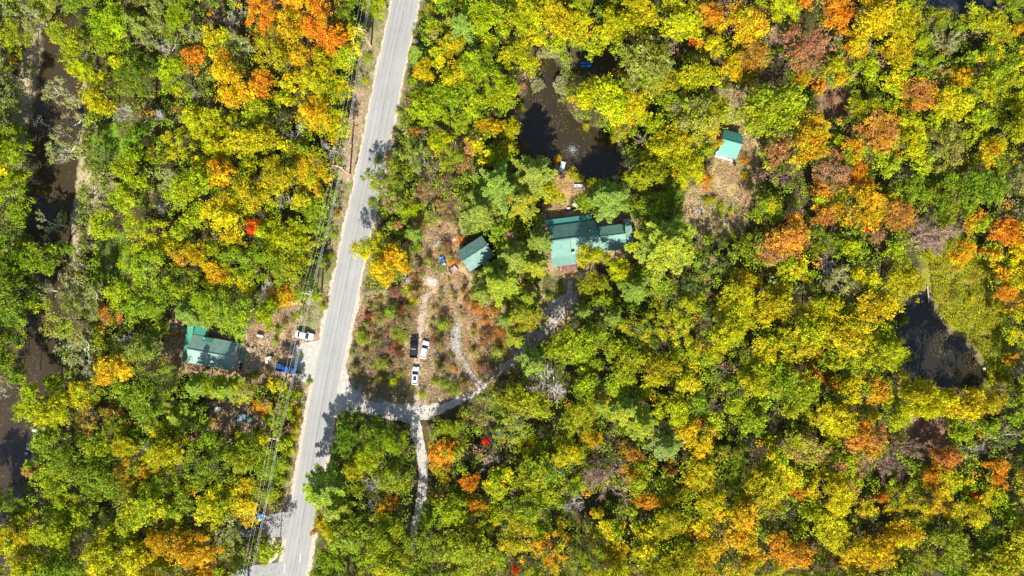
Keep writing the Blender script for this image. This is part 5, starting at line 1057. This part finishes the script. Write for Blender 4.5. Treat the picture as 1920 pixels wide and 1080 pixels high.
t = simple('garden_cart', 'light blue cart with pale front at the left of the dark garage', 'cart', 829.5, 489, -70, 0, 0.6); b = MB()
b.loft([[(-0.75,-0.36,0.35),(0.45,-0.36,0.35),(0.45,0.36,0.35),(-0.75,0.36,0.35)],[(-0.9,-0.5,0.85),(0.55,-0.5,0.85),(0.55,0.5,0.85),(-0.9,0.5,0.85)]]).build('tub', M_lblue, t)
MB().box(0.6, 1.15, -0.42, 0.42, 0.30, 0.60, 0.05).build('engine_cover', M_white, t); MB().box(-0.35, 0.1, -0.25, 0.25, 0.86, 1.1, 0.04).build('seat', M_turq, t)
for x in (-0.55, 0.8):
    for s_ in (-1, 1):
        b = MB(); b.loft([[(x+0.22*math.cos(2*math.pi*k/12), s_*0.55+dy, 0.22+0.22*math.sin(2*math.pi*k/12)) for k in range(12)] for dy in (-0.07, 0.07)]).build('wheel', M_rubber, t)
t = simple('open_crate', 'open wooden crate frame on the orange grass beside the dark garage', 'crate', 850, 506, 36, 0, 0.3); b = MB()
b.box(-0.95,0.95,-0.65,0.65,0.02,0.08); b.build('floor', mat('pinkish_boards', (0.50,0.36,0.33), 0.85, noise=0.3, nscale=4), t)
for (q) in ((-1.0,-0.95,-0.7,0.7),(0.95,1.0,-0.7,0.7),(-0.948,0.948,0.65,0.7)): MB().box(q[0],q[1],q[2],q[3],0.02,0.55).build('side_board', M_deck, t)
def boards(px, py, rz, n, L_, label, m=M_log):
    t = simple('board_pile', label, 'pile of boards', px, py, rz, 0, 0.1, 'boards and logs lying in the clearing'); g = random.Random(px)
    for i in range(n):
        y = -n*0.11+i*0.22; a = g.uniform(-0.08, 0.08); b = MB(); b.slab((-L_/2, y, 0.10+a*0.5+.08), (L_/2*g.uniform(.8,1), y+a, 0.18), (L_/2*g.uniform(.8,1), y+a+0.17, 0.18), (-L_/2, y+0.17, 0.10+.08), 0.06); b.build('board', m, t)
boards(820, 457, 36, 4, 2.0, 'pale boards lying in the weeds above the light blue cart'); boards(855, 447, 40, 4, 2.0, 'whitish boards lying beside the maroon shrub', M_white)
boards(827, 551, 5, 3, 1.6, 'small heap of grey scraps in the middle of the clearing', M_grey)
def log(px0, py0, px1, py1, r, label, m=M_log):
    a = W(px0, py0); c = W(px1, py1); t = thing('fallen_log', label, 'log', (a[0], a[1], 0), 0, 'boards and logs lying in the clearing'); dx, dy = c[0]-a[0], c[1]-a[1]
    MB().tube([(0,0,r), (dx*.5, dy*.5+0.1, r*1.1), (dx, dy, r)], [r, r*.85, r*.55], 8).build('trunk', m, t)
    MB().tube([(dx*.6, dy*.6, r), (dx*.6-dy*0.15, dy*.6+dx*0.15, r+0.3)], [r*.4, r*.15], 5).build('branch_stub', m, t)
log(899, 640, 922, 672, 0.16, 'thick pale fallen log on the orange grass, right one of two'); log(884, 626, 912, 660, 0.11, 'thin pale fallen log on the orange grass, left one of two')
log(1738, 536, 1741, 568, 0.17, 'bare pale log at the upper shore of the shaded pond'); log(1744, 518, 1750, 524, 0.13, 'short pale stub on the reeds above the bare log')
log(296, 326, 262, 320, 0.2, 'grey fallen trunk among the pale trees at upper left'); log(842, 716, 848, 734, 0.09, 'short log beside the olive shrub at the clearing corner')
log(1870, 628, 1882, 640, 0.42, 'thick whitish log at the right edge of the meadow', M_pale)
t = simple('red_sign', 'small bright red marker at the right edge of the road bend', 'sign', 725, 295.5, 20, 0, 1.6); MB().tube([(0,0,-0.1),(0,0,1.5)], 0.04, 6).build('post', M_pole, t); b = MB(); b.loft([[(0.38*math.cos(math.pi/8+k*math.pi/4), 0.22*math.sin(math.pi/8+k*math.pi/4), z) for k in range(8)] for z in (1.5, 1.72)]); b.build('panel', M_red, t)
t = simple('mailbox', 'small mailbox at the verge just below the bare-verge utility pole', 'mailbox', 667, 305, 10, 0, 1.1); MB().box(-0.05,0.05,-0.05,0.05,0,0.95).build('post', M_wood, t); MB().box(-0.12,0.12,-0.26,0.26,0.955,1.2,0.05).build('box', M_black, t)
t = simple('pallet', 'grey wooden pallet lying above the white sedan', 'pallet', 563, 597, -6, 0, 0.1); b = MB()
for i in range(7): b.box(-0.85+i*0.25, -0.67+i*0.25, -0.7, 0.7, 0.11, 0.14)
b.build('deck_boards', M_rock, t); b = MB()
for y in (-0.65, 0, 0.6): b.box(-0.85, 0.83, y, y+0.08, 0, 0.107)
b.build('runner', M_wood, t)
# yard clutter at the green roofed house
def table(px, py, rz, label, m):
    t = simple('table', label, 'table', px, py, rz, 0, 0.75); MB().box(-0.8, 0.8, -0.4, 0.4, 0.70, 0.75, 0.02).build('tabletop', m, t)
    for x in (-0.7, 0.7):
        for y in (-0.3, 0.3): MB().box(x-0.03, x+0.03, y-0.03, y+0.03, 0, 0.698).build('leg', M_grey, t)
def bin_(name, px, py, label, m, r=0.3, hgt=0.9, lid=None, cat='bin'):
    t = simple(name, label, cat, px, py, 0, 0, hgt); MB().disc(0, 0, 0, hgt, r*0.85, 12, r).build('bucket', m, t); MB().disc(0, 0, hgt+.002, hgt+0.06, r*1.06, 12, r*0.9).build('lid', lid or m, t)
def tub(name, px, py, rz, w_, d_2, hgt, label, m, cat='box', inner=None):
    t = simple(name, label, cat, px, py, rz, 0, hgt); MB().box(-w_/2, w_/2, -d_2/2, d_2/2, 0, hgt, 0.04).build('body', m, t); MB().box(-w_/2-0.02, w_/2+0.02, -d_2/2-0.02, d_2/2+0.02, hgt+.002, hgt+0.05, 0.02).build('lid', inner or m, t)
def chair(px, py, rz, label, m):
    t = simple('yard_chair', label, 'chair', px, py, rz, 0, 0.5, 'chairs in the yard of the green roofed house'); MB().box(-0.25, 0.25, -0.25, 0.25, 0.40, 0.45, 0.01).build('seat', m, t); MB().slab((-0.25,0.2,0.46),(0.25,0.2,0.46),(0.25,0.38,0.95),(-0.25,0.38,0.95),0.04).build('backrest', m, t)
    for x in (-0.22, 0.22):
        for y in (-0.22, 0.22): MB().box(x-0.02, x+0.02, y-0.02, y+0.02, 0, 0.398).build('leg', m, t)
tub('cooler', 443.5, 649, -8, 0.7, 0.5, 0.5, 'red cooler by the corner of the green roofed house', M_red, 'cooler', M_white); table(452, 648, -10, 'white folding table beside the red cooler', M_white)
bin_('water_barrel', 452.5, 667, 'light blue barrel in the cluttered yard', M_turq, 0.42, 0.8, M_lblue, 'barrel'); tub('green_tub', 460, 668, -20, 0.7, 1.1, 0.5, 'bright green tub in the cluttered yard', M_green, 'tub')
tub('storage_box', 443, 676, -15, 1.1, 0.7, 0.6, 'blue storage box against the green roofed house', M_carblue, 'box', M_lblue); bin_('rubbish_bin', 443, 667, 'dark rubbish bin left of the light blue barrel', M_black); bin_('rubbish_bin', 450, 690, 'dark rubbish bin near the lower house corner', M_black)
chair(464, 653, 30, 'grey yard chair right of the white folding table', M_grey); chair(452, 683, 200, 'dark yard chair below the green tub', M_black); chair(438, 690, 100, 'brown yard chair against the lower house wall', M_deck)
table(503, 672, 20, 'cluttered pale table left of the blue pickup truck', M_rock); tub('storage_box', 508, 668, 40, 0.8, 0.6, 0.5, 'navy storage box on the ground left of the blue pickup truck', M_carnavy); tub('storage_box', 500, 679, 10, 0.6, 0.5, 0.4, 'white storage box on the ground left of the blue pickup truck', M_white)
tub('play_mat', 327.5, 612.5, 25, 1.1, 0.55, 0.18, 'turquoise play mat left of the green roofed house', M_turq, 'mat'); bin_('bucket', 331, 603, 'pink bucket above the turquoise play mat', M_pink, 0.28, 0.35, None, 'bucket')
table(408, 766.5, 0, 'white table in the shaded gap below the green roofed house', M_white)
t = simple('wood_stack', 'stacked firewood in the shaded gap left of the white table', 'firewood', 398, 757, 3, 0, 0.8); g = random.Random(4)
for i in range(2): MB().box(-1.05+i*2.0, -0.98+i*2.0, -0.5, 0.5, 0, 1.1).build('end_frame', M_wood, t)
b = MB()
for i in range(12):
    for k in range(5): b.disc(0, 0, 0, 0.01, 0.001, 3) if False else b.tube([(-0.9+i*0.16, -0.45+g.uniform(-.05,.05), 0.1+k*0.18), (-0.9+i*0.16, 0.45+g.uniform(-.05,.05), 0.1+k*0.18)], g.uniform(0.06, 0.085), 6)
b.build('split_logs', M_brick, t)
tub('hot_tub', 452.5, 784, -4, 1.9, 1.9, 0.8, 'grey-blue covered hot tub in the deep shade below the house', M_wood, 'hot tub', M_tarp); bin_('round_table', 468, 787, 'round sea-green table beside the covered hot tub', M_wood, 0.55, 0.7, M_sea, 'table')
t = simple('brick_pile', 'long pile of old bricks on the left bank of the stream', 'brick pile', 42, 195, -3, 0, 0.6); g = random.Random(8)
for k in range(34):
    x, y, z = g.uniform(-1.9, 1.9), g.uniform(-0.5, 0.5), g.choice((0, 0.16, 0.32)); MB().box(x-0.22, x+0.22, y-0.13, y+0.13, z, z+0.15+0.004*k/34, 0.01).build('brick', M_brick if k % 3 else M_rock, t)
for (px, py) in ((8, 233), (12, 238)): tub('white_box', px+2, py, 10 if px > 10 else -10, 0.9, 0.7, 0.6, 'white box on the left bank, the ' + ('right' if px > 10 else 'left') + ' one of two', M_white, 'box')
for (px, py, lb) in ((1060, 519.5, 'yellow flower pot left of the foot of the steps'), (1071, 518, 'yellow flower pot right of the foot of the steps')):
    t = simple('flower_pot', lb, 'flower pot', px, py, 0, 0, 0.4, 'flower pots at the foot of the steps'); MB().disc(0, 0, 0, 0.3, 0.16, 10, 0.22).build('pot', M_deck, t); g_ = np.random.default_rng(px if isinstance(px, int) else 3); p_2 = g_.normal(size=(120, 3))*np.array((0.2, 0.2, 0.1))+(0, 0, 0.42)
    me = np_mesh('flowers', leaf_quads(p_2, g_.normal(size=(120, 3))*0.5+(0, 0, 1), np.full(120, 0.07), g_), 4, mat('yellow_petals', (0.75,0.55,0.01), 0.6)); o = bpy.data.objects.new('flowers', me); col.objects.link(o); o.parent = t
rocks = [(66, 806, 0.7), (72, 812, 0.5), (54, 840, 0.6), (50, 850, 0.4), (52, 872, 0.45), (1846, 690, 0.5), (1066, 390, 0.5), (1078, 383, 0.7), (1300, 398, 0.3), (830, 700, 0.5), (902, 700, 0.5)]
rl_ = ['large pale boulder on the stream bank at lower left', 'medium pale boulder just right of the large bank boulder', 'pale boulder at the waterline below the large bank boulder', 'small pale boulder touching the waterline boulder', 'lowest small boulder on the lower left stream bank', 'pale boulder at the right shore of the shaded pond',
       'small grey boulder behind the main house', 'large grey boulder behind the main house', 'small rock left of the pale garden slab', 'pale rock in the brush right of the sunroof car', 'pale rock beside the gravel path fork']
for (px, py, s_), lb in zip(rocks, rl_):
    x, y = W(px, py); b = MB(); g = random.Random(px); rings = []
    for z, q in ((-0.2, 0.7), (0.1, 1.0), (0.4, 0.95), (0.62, 0.6), (0.72, 0.25)): rings.append([(s_*q*g.uniform(.82,1.12)*math.cos(2*math.pi*k/9), s_*q*g.uniform(.82,1.12)*math.sin(2*math.pi*k/9)*0.8, z*s_) for k in range(9)])
    o = b.loft(rings).build('boulder', M_rock); o.location = (x, y, 0); tag(o, lb, 'rock', 'boulders')
